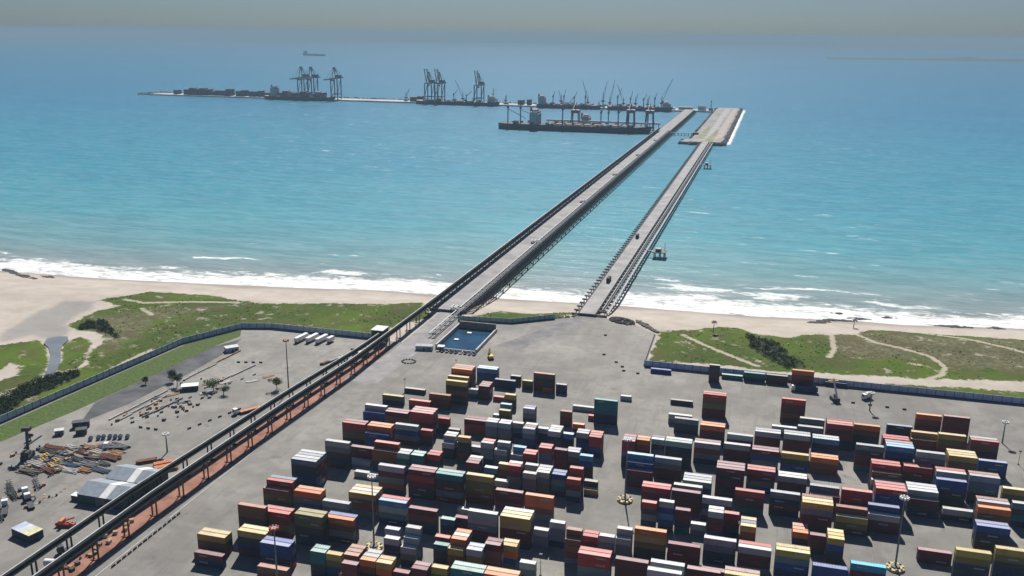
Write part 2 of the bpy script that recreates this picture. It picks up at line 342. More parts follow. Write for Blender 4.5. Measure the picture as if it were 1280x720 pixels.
kb = MB().box(-233.2,-232.6,140,290,0,.14).box(-233.2,-232.6,300,460,0,.14); tag(kb.build("kerb", conc), kind="structure")
# stream in the dunes
st_ = mat("stream_water", (.15,.17,.185), .35, .15, .05)
P = STREAM; cx = np.array([q[0] for q in P]); cy = np.array([q[1] for q in P])
mb = MB(); zz = float(np.max(height(cx.astype(float), cy.astype(float))))
mb.prism(P, zz-3, zz+.25); tag(mb.build("stream", st_), kind="structure")

# ------------------------------------------------------------------ containers
TABLE = """
-171 97 4 1 3 1 1
-137.8 98 2 1 1 1 8 5 8
-201.8 99 4 1 1 5
-141.9 100 2 1 10 3
-176.1 101 4 2 4 4 5 1
-154.8 101 2 2 9 9 8 5
-148.2 101 2 1 10 11 4 5
-134.4 101 2 3 2 3 1 1
-127.9 101 2 2 10 2 5 8
-121.1 101 2 1 1 1 5
-113.9 101 2 2 1 1 5 8
-98.6 101 4 2 9 9 4 8 5
-86 101 4 2 2 1 8 5 5
-205.7 102 4 2 10 3 1
-107 102 2 1 10 11 8 5
-189.2 103 4 2 10 8 5 1
-143.8 103 2 3 3 1 1
-97.2 106 2 2 6 11 8 8 8
-131.8 107 2 1 6 5 5 7
-124.9 107 2 1 6 7 8
-105.5 107 2 1 10 3 1 5
-197.3 108 4 1 3 3 8 8 5
-171.7 108 4 2 11 11 8 5 5
-124.7 108 2 1 6 7 7 5
-105.2 108 2 3 2 0 1 3 5
-91.7 108 2 2 1 3 3 1 8
-77.9 108 2 1 6 7 1
-30 108 4 1 6 7 6 1 8
-188.1 109 4 2 0 3 11 1
-124.9 109 2 1 6 7 7 5 5
-113.4 109 2 1 9 8 8
-161 110 4 2 2 3 7 8
-86.7 110 2 2 10 2 4 7
-29.5 110 4 1 6 6 7 1 5
-2.9 110 4 2 10 7 8 1 5
-136.2 111 2 1 6 7 5
-114.9 111 2 1 0 1 8
-57.2 111 4 2 0 0 7 7
-42.9 111 4 1 1 1 1 8
-16.7 113 4 1 1 1 1
-64 114 2 1 3 3 1 7
-64.1 115 2 1 3 0 1 3 8
-13 115 4 1 1 1
-183.9 116 4 2 2 7 4 3
-170.7 116 4 1 6 7 7
-131.4 116 4 1 1 3 8 5
-117.5 116 2 1 9 5 1
-105.6 116 4 1 6 6 7 1 8
-92 116 4 3 10 10 1 1 5
-200.5 117 4 1 3 11 8
-146 117 4 2 12 6 7 5
-112.3 117 2 1 1 1 1
-78.8 117 2 1 6 7 7
-25.1 117 4 1 1 1 1 8
28.4 117 4 1 4 4 5 7
-200.2 118 4 2 0 1 3 8
-161 118 4 3 10 3 3 7
-114.1 118 2 1 1
-72.7 118 2 1 6 7 7 5
-52.5 118 2 1 6 7 1
-45.9 118 2 1 6 7 7
-38.5 118 4 1 2 10 11 8 5
-25.5 118 4 1 1 1
15 118 4 2 10 7 4 5 8
-73.9 119 2 1 6 7
-59.6 119 2 2 0 1
-45.9 119 2 1 6 8 7 5
1.2 119 4 2 6 1 1 7
42.3 119 4 1 13 1 1 5
-12 120 4 1 6 7 5 5
-116.8 123 2 1 6
-197.1 124 4 4 7 8 5 4 5
-88.1 125 4 1 2 2 3 7
1.4 125 2 3 10 3 8 9
34.9 125 2 3 10 4 5 8
80.8 125 4 1 10 11 5 8 5
-156.9 126 4 1 6 1 7 3 5
-142.5 126 4 2 1 0 1 8 8
-129.6 126 4 2 9 8 1 7 1
-38.8 126 2 1 0 8 7 5 5
-11.7 126 2 2 6 1 1 5 8
-116.4 127 4 1 10 11 11 3 1
-102.9 127 4 1 1 1 3
-31.9 127 2 1 6 4 12 4 5
-25.1 127 2 1 1 1 5 9
-18.5 127 2 1 6 7
28.5 127 2 1 1 1 8
95.7 127 4 1 10 11 8 5 8
-11.9 128 2 1 1 1
-5.5 128 2 1 0 1 8 5
-133.3 129 4 1 0 1
-5.2 129 2 1 3 1
22.2 129 2 3 2 8
69.9 129 4 1 1 1
-174 130 4 1 6
-105.7 130 2 1 6 1 1
-191.3 132 4 1 6 7 8 5 8
-101.5 132 2 2 0 1 7 7 8
-94.2 132 2 1 6 7 7 5
-74.1 132 2 1 0 1 7 5
-15.1 132 4 1 6 8 7 1
-168.4 133 4 1 3 3 8 5
-155.9 133 2 2 6 9 7 5
-149 133 2 2 9 9 1 1
-122 133 2 3 1 5 8 8
-88.8 133 2 3 6 7 11 7
-81.5 133 2 2 4 7 9 5
-41.3 133 4 2 0 1 8 8
-28.4 133 4 1 1 1 1 3
25.5 133 4 3 10 7 1 1 8
-183.3 134 4 1 6
-168.4 134 4 1 0 3 1 8 5
-141.9 134 2 2 0 8 8 5
-114 134 2 1 12 5 8
-107.2 134 2 1 10 3 3 1
-74.1 134 2 1 0 0 1 7 5
39.7 134 4 1 10 11 1
-182.2 135 4 1 1 1 5
-95.4 135 2 1 6 8 7 5
-67.8 135 2 1 10
-28.1 135 4 1 6 7 1 1
39.5 135 4 1 3 1 1 5
93.4 135 4 2 4 5 8 1
-68.3 136 2 1 8 8
-1.9 136 4 1 0 1 8 9
52.7 136 4 1 6 1 1
-24.6 137 4 3 7 5 4 4
12.8 137 4 1 7 5 1 5
52.6 137 4 1 4 4 7 1
-179.3 139 4 1 4 4 4 5
-120 139 2 2 6 7 7 5 5
-113.3 139 2 1 6 7 7 8
-99.3 139 2 2 0 1 3 5
42.2 139 4 1 0 0 1 8 5
95.6 139 4 1 2 3 1 8 5
-179.5 140 4 2 2 2 4 5 1
-132.4 140 2 1 10 8 8 1 8
-112.6 140 2 1 6 7 7 5 5
-106 140 2 1 6 1 7
-92.4 140 2 2 0 7 7 7 5
-84.9 140 2 1 1 1 1 1 5
-51.1 140 4 1 1 8 1
29.7 140 4 1 1 11 1
-141.4 141 2 1 6 5 5
-126.6 141 2 1 6 1 1
-105.5 141 2 1 12 4 7 5
-73.3 141 2 1 12 4 8 8
-51.4 141 4 1 4 4 1 1
-10.9 141 4 3 1 8 1 8 1
29.5 141 4 1 7 5 4 1
56.4 141 4 3 0 4 4 5 7
96.4 141 4 2 6 7 3 1 5
-195.7 142 4 2 0 3 11 8
-141.5 142 2 2 6 5 5 1
-134.8 142 2 1 6 1 1
-80.2 142 2 2 6 7 8 8
-51.9 142 4 1 12 4 5 1 1
16.1 143 4 2 6 1 8 1
70.6 143 4 1 1 8 5
84.8 143 4 1 6 5
-169.6 144 4 1 6 4 7 1
-39.4 144 4 1 6 7 1 1
2.5 144 4 2 0 1 7 4
70.5 144 4 3 6 8 7 5
111.9 144 4 1 7 8 9 5
-156.9 145 2 1 0 1 5
-92.5 147 2 3 6 5 8 5 8
-56.1 147 2 3 0 0 7 5 8
82.9 147 4 1 4 4 8 8 8
-165.7 148 4 3 0 0 1 7 5
-49.5 148 2 2 2 0 1 5 8
56.8 148 4 1 6 8 5
-180.6 149 4 2 1 3 1 8
-146.1 149 2 1 8 1
-106.7 149 2 3 6 7 4 5
-73.2 149 2 2 0 0 4 5
-42.8 149 2 2 6 8 7 5 5
-36.1 149 4 2 6 5 8 8 5
57.1 149 4 1 3 1 3 5
-126.9 150 2 2 6 7 7 8
-120.1 150 2 2 6 7 7 1
-80 150 2 2 6 5 4 5
56.9 150 4 2 0 0 3 3 1
84.1 150 4 2 6 5 4 4 8
97.8 150 4 2 6 7 7 1 5
-153.6 151 2 1 0 1 1
-88.2 151 2 1 12 5 1
-73.3 151 2 1 2 1 5 1
112.5 151 4 1 10 11 1
-197 152 4 1 4 4
-140.1 152 4 2 1 0 3
-101.6 152 2 1 6 5 5
-23 152 4 2 6 3 7 5
4.1 152 4 2 1 4 7 4
17.6 152 4 1 10 8 4 9
-197.1 153 4 1 6 4 5
-115.5 153 2 1 6 9 5
-9.1 153 4 1 6 1 1 8
31.4 154 4 2 2 3 3
-8.1 155 4 1 6 1 1 3 5
72.8 155 4 2 0 1 8
51.7 157 4 1 7 8 1 1 9
78.4 157 4 1 6 7 1 5 8
92.3 157 4 3 10 11 3 1 5
-126.3 158 2 1 11 8 1
-113.1 158 2 2 6 7 8 7
-86.4 158 2 1 2 5
18.6 158 4 2 6 1 1 8 5
65.4 158 4 3 12 4 5 1 8
-179.6 160 4 1 0 5
-131.3 160 2 1 6
-22 160 4 2 2 1 5 8
5 160 4 2 6 1 1 1
32.4 160 4 2 12 5 4 1
-196.5 161 4 1 11 5
-128 161 2 1 12 5 8
-94.9 161 2 1 3 1 1
107.8 161 4 1 4 4 5
-169.8 162 4 1 3 1 8
-78.3 164 4 1 9 9 9 5 5
-35.8 164 4 1 7 8 5
-162.8 165 4 1 10 8 3 8 8
-81.8 165 2 1 0
39.5 165 4 3 0 1 1 5 5
105.7 165 4 2 0 3 1 1 5
-129.4 166 2 1 10 8 1
52.5 166 4 1 2 3 8 8 5
66.7 166 4 2 0 1 7
91.7 166 4 1 10 11 3 1 1
26.1 167 4 1 7 8 1
80 167 4 1 3 1 1
-191.1 168 4 1 8
-39.9 168 4 1 6 7
13.4 168 4 1 6 8
80.2 168 4 1 10 11 1 1
-153.9 169 2 1 6 4
-147.2 169 2 3 1 5 1
-138.5 169 2 1 0
-92.7 169 4 1 6
-166.5 170 4 1 10 4 8 5
27.3 171 4 1 7 5 8
-166.3 172 4 3 2 0 3 1 5
-23.3 173 4 2 0 3 11 1 1
17.8 175 4 1 0 1 1 3 1
71.5 175 4 1 5 5
97.9 175 4 1 1 1 1 1 5
-143.4 176 4 1 5 5
-114.8 176 2 1 0
-127.5 177 2 1 11 8
-120.6 177 4 1 3 8 1 1
-107.2 177 2 1 5 5
-69.6 177 2 1 6
85.8 177 4 1 2 3 1 3
-41.6 178 4 1 8
-156.9 179 4 2 12 4 9
-136.1 179 2 1 8 3
-23.4 193 2 1 8 8 1 1
-58.8 195 4 1 4
24.2 195 4 1 2 3 1 1
-16.2 196 4 1 9
-3.2 196 4 1 9 5
9.8 196 4 1 8 1
43.6 198 4 1 5
"""
PITCH = 2.75; CH = 2.74
# colour number: side paint deepened for shade, name, roof tone bleached and sunlit
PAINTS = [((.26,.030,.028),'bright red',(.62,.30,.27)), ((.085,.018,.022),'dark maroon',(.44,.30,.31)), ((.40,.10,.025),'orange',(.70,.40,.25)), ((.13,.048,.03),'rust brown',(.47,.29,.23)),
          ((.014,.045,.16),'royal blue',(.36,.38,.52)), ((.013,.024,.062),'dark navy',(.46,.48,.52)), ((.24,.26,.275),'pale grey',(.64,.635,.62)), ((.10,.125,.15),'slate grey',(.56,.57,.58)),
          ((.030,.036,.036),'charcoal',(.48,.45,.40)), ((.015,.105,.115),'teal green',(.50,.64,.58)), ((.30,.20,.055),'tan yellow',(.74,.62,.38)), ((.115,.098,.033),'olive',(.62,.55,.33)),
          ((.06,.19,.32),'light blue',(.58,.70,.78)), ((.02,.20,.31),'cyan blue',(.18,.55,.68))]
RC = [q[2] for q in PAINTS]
CC = [q[0] for q in PAINTS]; CN = [q[1] for q in PAINTS]
def cont_mesh(L):
    w = 2.44; h = CH - .02; b = MB(); e = .06
    for y in (0, w):
        for z in (0, h-.14): b.box(.0, L, y-(.0 if y == 0 else .12), y+(.12 if y == 0 else 0), z+.0, z+.14)
    for x in (0, L-.16):
        for y in (0, w-.16): b.box(x, x+.16, y-.004 if y == 0 else y, y+.16+(0 if y == 0 else .004), .002, h-.002)
    n = max(10, int(L/.45))
    for y, sgn in ((0, 1), (w, -1)):
        V = []; F = []
        for i in range(n*2+1):
            x = .16+(L-.32)*i/(2*n); yy = y + sgn*(.035 + (.05 if (i//1) % 2 else 0)); V += [(x,yy,.12),(x,yy,h-.12)]
        for i in range(n*2):
            k = i*2; F.append((k,k+2,k+3,k+1) if sgn > 0 else (k+1,k+3,k+2,k))
        b.add(V, F)
    b.add([(.05,.1,.1),(.05,w-.1,.1),(.05,w-.1,h-.1),(.05,.1,h-.1)], [(3,2,1,0)])
    b.add([(.1,.1,.1),(L-.1,.1,.1),(L-.1,w-.1,.1),(.1,w-.1,.1)], [(3,2,1,0)])
    r = MB(); m = max(6, int(L/1.0)); V = []; F = []
    for i in range(2*m+1):
        x = .1+(L-.2)*i/(2*m); z = h - (.03 if i % 2 else .07); V += [(x,.1,z),(x,w-.1,z)]
    for i in range(2*m): k = 2*i; F.append((k,k+2,k+3,k+1))
    r.add(V, F)
    r.box(0, L, 0.0, .11, h-.01, h+.008).box(0, L, w-.11, w, h-.01, h+.008)  # top rails take the pale roof tone as painted sunlit edges
    d = MB(); d.box(L-.07, L-.02, .17, w/2-.02, .13, h-.13).box(L-.07, L-.02, w/2+.02, w-.17, .13, h-.13)
    for y in (.45, .95, 1.45, 1.95): d.box(L-.03, L+.01, y, y+.05, .15, h-.15)
    return b, r, d
def paint(name, attr=None, roof=False):
    t = NT(name)
    src = t.n("Attribute", attribute_name=attr).outputs["Color"] if attr else t.n("ObjectInfo").outputs["Color"]
    p = t.pos(); n1 = t.noise(.9, 5, .65, p); n2 = t.noise(.35, 4, .6, t.pos((1,1,.25)))
    c = t.mix(t.math('MULTIPLY', t.step(n2, .5, .75), .45), src, t.mix(.6, src, (.07,.05,.04)))
    c = t.mix(t.math('MULTIPLY', t.step(n1, .62, .72), .6), c, (.09,.045,.028))
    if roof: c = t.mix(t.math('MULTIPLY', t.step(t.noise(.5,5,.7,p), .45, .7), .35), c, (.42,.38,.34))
    t.set(t.b.inputs["Base Color"], c); t.b.inputs["Roughness"].default_value = .6; t.b.inputs["Specular IOR Level"].default_value = .3
    return t.m
PB, PR = paint("container_paint"), paint("container_roof_bleached_lit", None, True); PS, PSR = paint("container_paint_stack", "col"), paint("container_roof_stack", "col", True)
CM = {}
for k, L in ((4, 12.4), (2, 6.2)):
    b, r, d = cont_mesh(L)
    CM[k] = (L, b, r, d, b.mesh("shipping_container", PB), r.mesh("roof", PR), d.mesh("door", PB))
lt = MB(); xx = 0
for wl in (.35,.3,.4,.25,.4,.3,.35,.3):
    lt.box(xx, xx+wl, -.01, .0, 0, .62); xx += wl+.14
LETT = lt.mesh("lettering", mat("faded_white_lettering", (.36,.36,.36), .7, .2, .5))
boxes = []                                            # (x, row, kind, tier, n, colour, stack id)
for sid, ln in enumerate(TABLE.strip().splitlines()):
    q_ = ln.split(); x = float(q_[0]); row = int(q_[1]); k = int(q_[2]); dd = int(q_[3]); cols = [int(v) for v in q_[4:]]; n = len(cols)
    for q in range(int(dd)):
        cl = list(cols) if q == 0 else [cols[0]] + [random.choice((1,3,5,8,4,7,0,1,6)) for _ in cols[1:]]
        if q and random.random() < .35: cl[0] = random.choice((1,0,7,6,3,4,5))
        for tier in range(n): boxes.append((x, row+q, k, tier, n, cl[n-1-tier], sid*10+q, cl))
# how much of each the camera can see, so that the best seen ones become single things
def proj(P):
    v = np.array(P, float) - (0,0,CAM_H); z = v@np.array(CF); return 512+FPX*.8*(v@np.array(CR))/z, 288-FPX*.8*(v@np.array(CU))/z
buf = np.full((576, 1024), -1, int)
order = sorted(range(len(boxes)), key=lambda i: -(boxes[i][1]*PITCH*1.0 + abs(boxes[i][0])*.35) + boxes[i][3]*.02)
order = sorted(range(len(boxes)), key=lambda i: (-boxes[i][1], -abs(boxes[i][0]+ 40), boxes[i][3]))
for i in order:
    x, row, k, tier, n, cch, sid, cl = boxes[i]; L = CM[k][0]; y = row*PITCH; z = tier*2.75
    fx = x+L if x < 0 else x
    for quad in ([(x,y,z),(x+L,y,z),(x+L,y,z+CH),(x,y,z+CH)], [(x,y,z+CH),(x+L,y,z+CH),(x+L,y+2.44,z+CH),(x,y+2.44,z+CH)], [(fx,y,z),(fx,y+2.44,z),(fx,y+2.44,z+CH),(fx,y,z+CH)]):
        q = np.stack(proj(quad), -1); x0, y0 = np.floor(q.min(0)).astype(int); x1, y1 = np.ceil(q.max(0)).astype(int)
        x0 = max(x0, 0); y0 = max(y0, 0); x1 = min(x1, 1023); y1 = min(y1, 575)
        if x1 < x0 or y1 < y0: continue
        gx, gy = np.meshgrid(np.arange(x0, x1+1)+.5, np.arange(y0, y1+1)+.5); sg = []
        for a_ in range(4):
            A = q[a_]; B = q[(a_+1) % 4]; sg.append((B[0]-A[0])*(gy-A[1])-(B[1]-A[1])*(gx-A[0]))
        sg = np.array(sg); ins = (sg >= 0).all(0) | (sg <= 0).all(0)
        buf[y0:y1+1, x0:x1+1][ins] = i
cnt = np.bincount(buf[buf >= 0], minlength=len(boxes))
rank = np.argsort(-cnt); single = set(int(i) for i in rank[:300] if cnt[i] > 0)
NW = {1:'single',2:'two-high',3:'three-high',4:'four-high',5:'five-high',6:'six-high'}
def rest(c): return tuple(max(0, min(1, v*(.86+.28*random.random()))) for v in c)
tops = {}
for bx in boxes:
    if bx[3] == bx[4]-1: tops.setdefault(bx[1], []).append((bx[0], bx[5]))
lab_count = {}; made = []
acc = {0: [[],[],[]], 1: [[],[],[]]}
tmpl = {}
for k in (4, 2):
    for w_ in (0, 1):
        mbx = MB(); 
        if w_ == 0: mbx.add(CM[k][1].v, CM[k][1].f); mbx.add(CM[k][3].v, CM[k][3].f)
        else: mbx.add(CM[k][2].v, CM[k][2].f)
        tmpl[k, w_] = (np.array(mbx.v), mbx.f)
for i, (x, row, k, tier, n, cch, sid, cl) in enumerate(boxes):
    c = tuple(v*1.3 for v in rest(CC[cch])); loc = (x, row*PITCH, tier*2.75 + .02)
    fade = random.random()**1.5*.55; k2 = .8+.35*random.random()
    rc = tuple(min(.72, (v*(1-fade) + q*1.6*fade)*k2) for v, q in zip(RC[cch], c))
    if i in single:
        o = obj("shipping_container", CM[k][4], None, loc); o.color = (*c, 1)
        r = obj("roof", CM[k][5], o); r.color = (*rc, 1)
        d = obj("door", CM[k][6], o); d.color = (*tuple(v*.92 for v in c), 1)
        if k == 4 and cnt[i] > 150 and random.random() < .4: obj("lettering", LETT, o, (random.choice((2.2,4.5,7.0)), -.008, .9+.5*random.random()))
        size = 'long' if k == 4 else 'short'
        zone = 'conveyor side' if x < -150 else 'by the lane' if x < -45 else 'across the lane' if x < 60 else 'open side'
        if row > 172: zone = 'by the fence'
        nb = sorted((abs(q[0]-x), q[1]) for q in tops.get(row, []) if abs(q[0]-x) > 3)
        nbt = (' beside %s' % CN[nb[0][1]]) if nb and nb[0][0] < 16 else ''
        if n == 1: lab = '%s %s container alone on the ground%s, %s' % (CN[cch], size, nbt, zone)
        elif tier == n-1: lab = '%s %s container topping %s stack over %s%s, %s' % (CN[cch], size, NW[n], CN[cl[1]], nbt, zone)
        elif tier == 0: lab = '%s %s container at foot of %s stack under %s, %s' % (CN[cch], size, NW[n], CN[cl[n-2]], zone)
        else: lab = '%s %s container in %s stack under %s over %s, %s' % (CN[cch], size, NW[n], CN[cl[n-2-tier]], CN[cl[n-tier]], zone)
        tag(o, lab, 'container', 'containers stacked in the yard')
    else:
        for w_ in (0, 1):
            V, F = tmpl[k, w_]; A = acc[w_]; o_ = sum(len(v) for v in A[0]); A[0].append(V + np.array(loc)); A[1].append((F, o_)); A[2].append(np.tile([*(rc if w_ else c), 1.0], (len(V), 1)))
for w_, nm in ((0, "stacked_containers"), (1, "roof")):
    A = acc[w_]; V = np.concatenate(A[0]); F = [tuple(i+o for i in f) for Fs, o in A[1] for f in Fs]
    me = bpy.data.meshes.new(nm); me.from_pydata(V.tolist(), [], F); me.update()
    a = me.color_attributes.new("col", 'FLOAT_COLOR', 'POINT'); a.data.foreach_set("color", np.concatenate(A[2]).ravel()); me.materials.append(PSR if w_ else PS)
    if w_ == 0: rest_o = tag(obj(nm, me), "many more containers filling the lower and hidden tiers of the stacks", "containers", None, "stuff")
    else: obj(nm, me, rest_o)["kind"] = "stuff"
# ------------------------------------------------------------------ materials for built things
steel = mat("grey_steel", (.16,.17,.175), .55, .2, .5, .3); dsteel = mat("dark_steel", (.045,.05,.055), .6, .3, .5); roofm = mat("pale_roof_sheet", (.52,.53,.53), .5, .12, .4)
rust = mat("rusty_steel", (.17,.07,.045), .8, .35, .6); whitep = mat("white_paint", (.72,.72,.70), .5, .1, .4); yel = mat("yellow_paint", (.62,.43,.05), .6, .15, .5)
cream = mat("cream_concrete", (.52,.45,.27), .8, .2, .5); rubber = mat("black_rubber", (.02,.02,.02), .8, .2, 1); navy = mat("navy_hull", (.02,.035,.06), .5, .25, .05)
bluep = mat("blue_panel", (.38,.44,.58), .7, .15, .3); bluef = mat("shadow_and_paint_blue", (.06,.085,.19), .7, .2, .3); orange = mat("orange_paint", (.50,.17,.06), .6, .2, .5); redp = mat("red_paint", (.42,.05,.045), .6, .2, .5)
glass = mat("dark_glass", (.02,.03,.035), .15, .2, 1, 0, .5); bleu = mat("crane_blue", (.05,.09,.13), .6, .2, .2); wood = mat("timber", (.33,.19,.10), .8, .3, .5)
bark = mat("bark", (.10,.075,.05), .9, .3, 2); concl = mat("light_concrete", (.44,.43,.41), .8, .15, .3); greenp = mat("green_panel", (.30,.44,.43), .7, .15, .3); rockm = mat("dark_rock", (.075,.07,.068), .9, .5, .5); rockg = mat("armour_rock", (.20,.185,.17), .9, .4, .3)
def leafmat(name, a, b):
    t = NT(name); t.set(t.b.inputs["Base Color"], t.mix(t.noise(.7,3,.6,t.pos()), a, b)); t.b.inputs["Roughness"].default_value = .8; t.b.inputs["Specular IOR Level"].default_value = .15; return t.m
leafd = leafmat("dark_leaves", (.025,.045,.018), (.06,.085,.03)); leafg = leafmat("green_leaves", (.05,.09,.025), (.11,.15,.045))

# ------------------------------------------------------------------ perimeter walls: panel by panel
def wall(pts, label, name="perimeter_wall", pm=bluep, bm=bluef, H=4.0, step=5.0):
    w = thing(name, label, 'wall', (pts[0][0], pts[0][1], 0)); ox, oy = pts[0]
    panel = MB().box(.13, step-.13, -.07, .07, .55, H).box(.13, step-.13, -.11, .11, H, H+.1); pme = panel.mesh("panel", pm)
    basem = MB().box(.13, step-.13, -.14, .14, -1.2, .55).mesh("plinth_or_shadow_band", bm); post = MB().box(-.13, .13, -.16, .16, -1.2, H+.25).mesh("post", bm)  # lower band coloured dark as the shadow line along the wall's foot
    for (x0, y0), (x1, y1) in zip(pts[:-1], pts[1:]):
        L = math.hypot(x1-x0, y1-y0); a = math.atan2(y1-y0, x1-x0); n = max(1, round(L/step)); sc = L/n/step
        for i in range(n):
            p = (x0-ox+(x1-x0)*i/n, y0-oy+(y1-y0)*i/n, 0)
            for nm, me in (("panel", pme), ("plinth_or_shadow_band", basem), ("post", post)):
                o = obj(nm, me, w, p, a)
                if nm != "post": o.scale = (sc, 1, 1)
    return w
wall([(-64,546.4),(40,546.6),(230,547.4)], "long pale blue panel wall with dark blue painted foot shadow behind the container yard")
wall([(-388,226),(-377.5,359),(-373.5,401),(-368.5,450),(-363.5,499.5),(-344.3,539.6),(-324,545.5),(-236,545.5)], "grey blue panel wall between the green dunes and the equipment yard", pm=mat("grey_blue_panel", (.44,.49,.54), .7, .15, .3))
wall([(-206,602),(-167,607.3),(-140,627)], "short green panel wall behind the sunken blue basin", pm=greenp, bm=mat("dark_green_base", (.03,.07,.08), .8, .2, .5), H=3.6, step=4)
wall([(-64.6,548),(-65.6,612)], "low dark wall along the edge of the apron beside green dunes", "apron_wall", concd, concd, 1.0, 6)

# ------------------------------------------------------------------ rocks
def rock_mesh(sd, r=1.0):
    g = random.Random(sd); V = []; F = []
    n, m = 6, 4
    for j in range(m+1):
        ph = math.pi*j/m
        for i in range(n):
            th = 2*math.pi*i/n + j*.4; k = r*(.72+.5*g.random()); V.append((k*math.sin(ph)*math.cos(th), k*math.sin(ph)*math.sin(th), k*.62*math.cos(ph)))
    for j in range(m):
        for i in range(n): F.append((j*n+i, (j+1)*n+i, (j+1)*n+(i+1) % n, j*n+(i+1) % n))
    return V, F
ROCKS = [rock_mesh(i) for i in range(6)]
def rubble(name, pts, label, m, kind="stuff", parent=None):
    mb = MB()
    for (x, y, z, r) in pts:
        V, F = random.choice(ROCKS); a = random.random()*6.3; c, s = math.cos(a), math.sin(a)
        mb.add([(x+r*(c*v[0]-s*v[1]), y+r*(s*v[0]+c*v[1]), z+r*v[2]) for v in V], F)
    o = mb.build(name, m, parent); o["kind"] = kind
    if label: tag(o, label, 'rocks')
    return o
def hh(x, y): return float(height(np.array([float(x)]), np.array([float(y)]))[0])
pts = []
for (a, b) in zip([(-137,629),(-118,641)][:1] + [(-167,606)], [(-119,643)] + [(-137,630)]):
    L = math.dist(a, b)
    for i in range(int(L*3)):
        f = random.random(); q = random.random()*5; x = a[0]+(b[0]-a[0])*f; y = a[1]+(b[1]-a[1])*f+q; pts.append((x, y, max(hh(x,y), -q*.45)+.1, .5+.6*random.random()))
rubble("rock_revetment", pts, "dark rubble bank along the apron edge left of the road pier", rockm)
pts = []
for i in range(260):
    a = random.random()*6.28; r = math.sqrt(random.random()); x = -92+r*10*math.cos(a); y = 636+r*7*math.sin(a)-.35*(r*10*math.cos(a)); pts.append((x, y, .3+(1-r)*2.2, .5+.6*random.random()))
rubble("gravel_heap", pts, "dark grey heap of rubble beside the road pier entrance", rockm)
pts = []
for i in range(150):
    f = random.random(); x = -83+17*f+random.random()*3; y = 637-22*f+random.random()*4; pts.append((x, y, hh(x,y)+.5, .5+.5*random.random()))
rubble("rock_revetment", pts, "grey rubble bank between the rubble heap and the green dunes", rockg)
def outcrop(cx, cy, L, Wd, n, label, ang=0):
    mb = MB(); z0 = hh(cx, cy)
    for i in range(n):
        u = random.uniform(-1, 1); v = random.uniform(-1, 1)*(1-abs(u)*.7); x = cx+u*L*math.cos(ang)-v*Wd*math.sin(ang); y = cy+u*L*math.sin(ang)+v*Wd*math.cos(ang)
        V, F = random.choice(ROCKS); r = random.uniform(.8, 2.4)*(1-abs(u)*.4); mb.add([(x-cx+r*1.5*w[0], y-cy+r*w[1], r*.55*w[2]+max(hh(x,y), SEA_Z-.2)-z0+.15) for w in V], F)
    tag(mb.build("rock_outcrop", rockm, None, (cx, cy, z0)), label, 'rock')
outcrop(-632,635,14,4,40,"dark rock outcrop at the foamy edge of the wide sandy beach",-.45)
outcrop(-603,622,18,3,42,"long dark rock outcrop lying across pale sand below the foam",-.35)
outcrop(-585,628,8,2,14,"small thin dark rock outcrop beside the long one on pale sand",-.2)
outcrop(47,690,9,3,24,"low reddish dark rock outcrop on sand at the wave edge",.5)
outcrop(58,700,13,4,44,"broad dark rock outcrop washed by foam beyond the brown dunes",.35)
outcrop(77,712,9,2.5,26,"dark flat rock outcrop standing in white foam beside the broad one",.05)
outcrop(62,722,5,1.6,9,"small dark rock outcrop out in the white surf",.1)
outcrop(99,722,6,1.4,9,"thin dark rock outcrop in surf apart from the others",.1)
outcrop(143,712,14,2.4,36,"long grey rock outcrop along the wet sand below scrub dunes",.05)
outcrop(172,717,6,1.8,12,"short grey rock outcrop at the end of the wet sand",.1)

# ------------------------------------------------------------------ vegetation
def leaves(mb, c, r, n, s, g=random, flat=.7):
    for _ in range(n):
        while True:
            v = Vector((g.uniform(-1,1), g.uniform(-1,1), g.uniform(-1,1)))
            if .25 < v.length < 1: break
        q = Vector((c[0]+v.x*r, c[1]+v.y*r, c[2]+v.z*r*flat)); a = Vector((g.gauss(0,1), g.gauss(0,1), g.gauss(0,1))).normalized()*s*g.uniform(.6,1.3)
        b = a.cross(Vector((g.gauss(0,1), g.gauss(0,1), g.gauss(0,1)))).normalized()*s*.7
        mb.add([q-a, q+b, q+a, q-b], [(0,1,2,3)])
def inside(poly, n, jit=0):
    P = np.array(poly); out = []
    while len(out) < n:
        X = rng.uniform(P[:,0].min(), P[:,0].max(), n*2); Y = rng.uniform(P[:,1].min(), P[:,1].max(), n*2)
        k = sdpoly(X, Y, poly) > jit; out += list(zip(X[k], Y[k]))
    return out[:n]
mb = MB()
for poly, n in ((DARK[0], 620), (DARK[1], 190), (DARK[2], 130)):
    for x, y in inside(poly, n):
        if x > -372 and y < 545 and x < -60: continue
        r = random.uniform(.7, 2.1); leaves(mb, (x, y, hh(x,y)+r*.45), r, int(26*r), .34)
tag(mb.build("scrub", leafd), "dense dark scrub growing in the hollows of the dunes", "scrub", None, "stuff")
mb = MB()
for poly, n in ((GRASS[0], 900), (GRASS[3], 620), (GRASS[1], 60), (GRASS[2], 130), (GRASS[5], 70)):
    X_ = inside(poly, n)
    hs = height(np.array([q[0] for q in X_]), np.array([q[1] for q in X_]))
    for (x, y), z in zip(X_, hs):
        if vnoise(np.array([x]), np.array([y]), 22, 4)[0] < .5: continue
        r = random.uniform(.25, .8); leaves(mb, (x, y, z+r*.3), r, 10, .3)
tag(mb.build("dune_plants", leafg), "low green tufts scattered over the grassy dunes", "plants", None, "stuff")
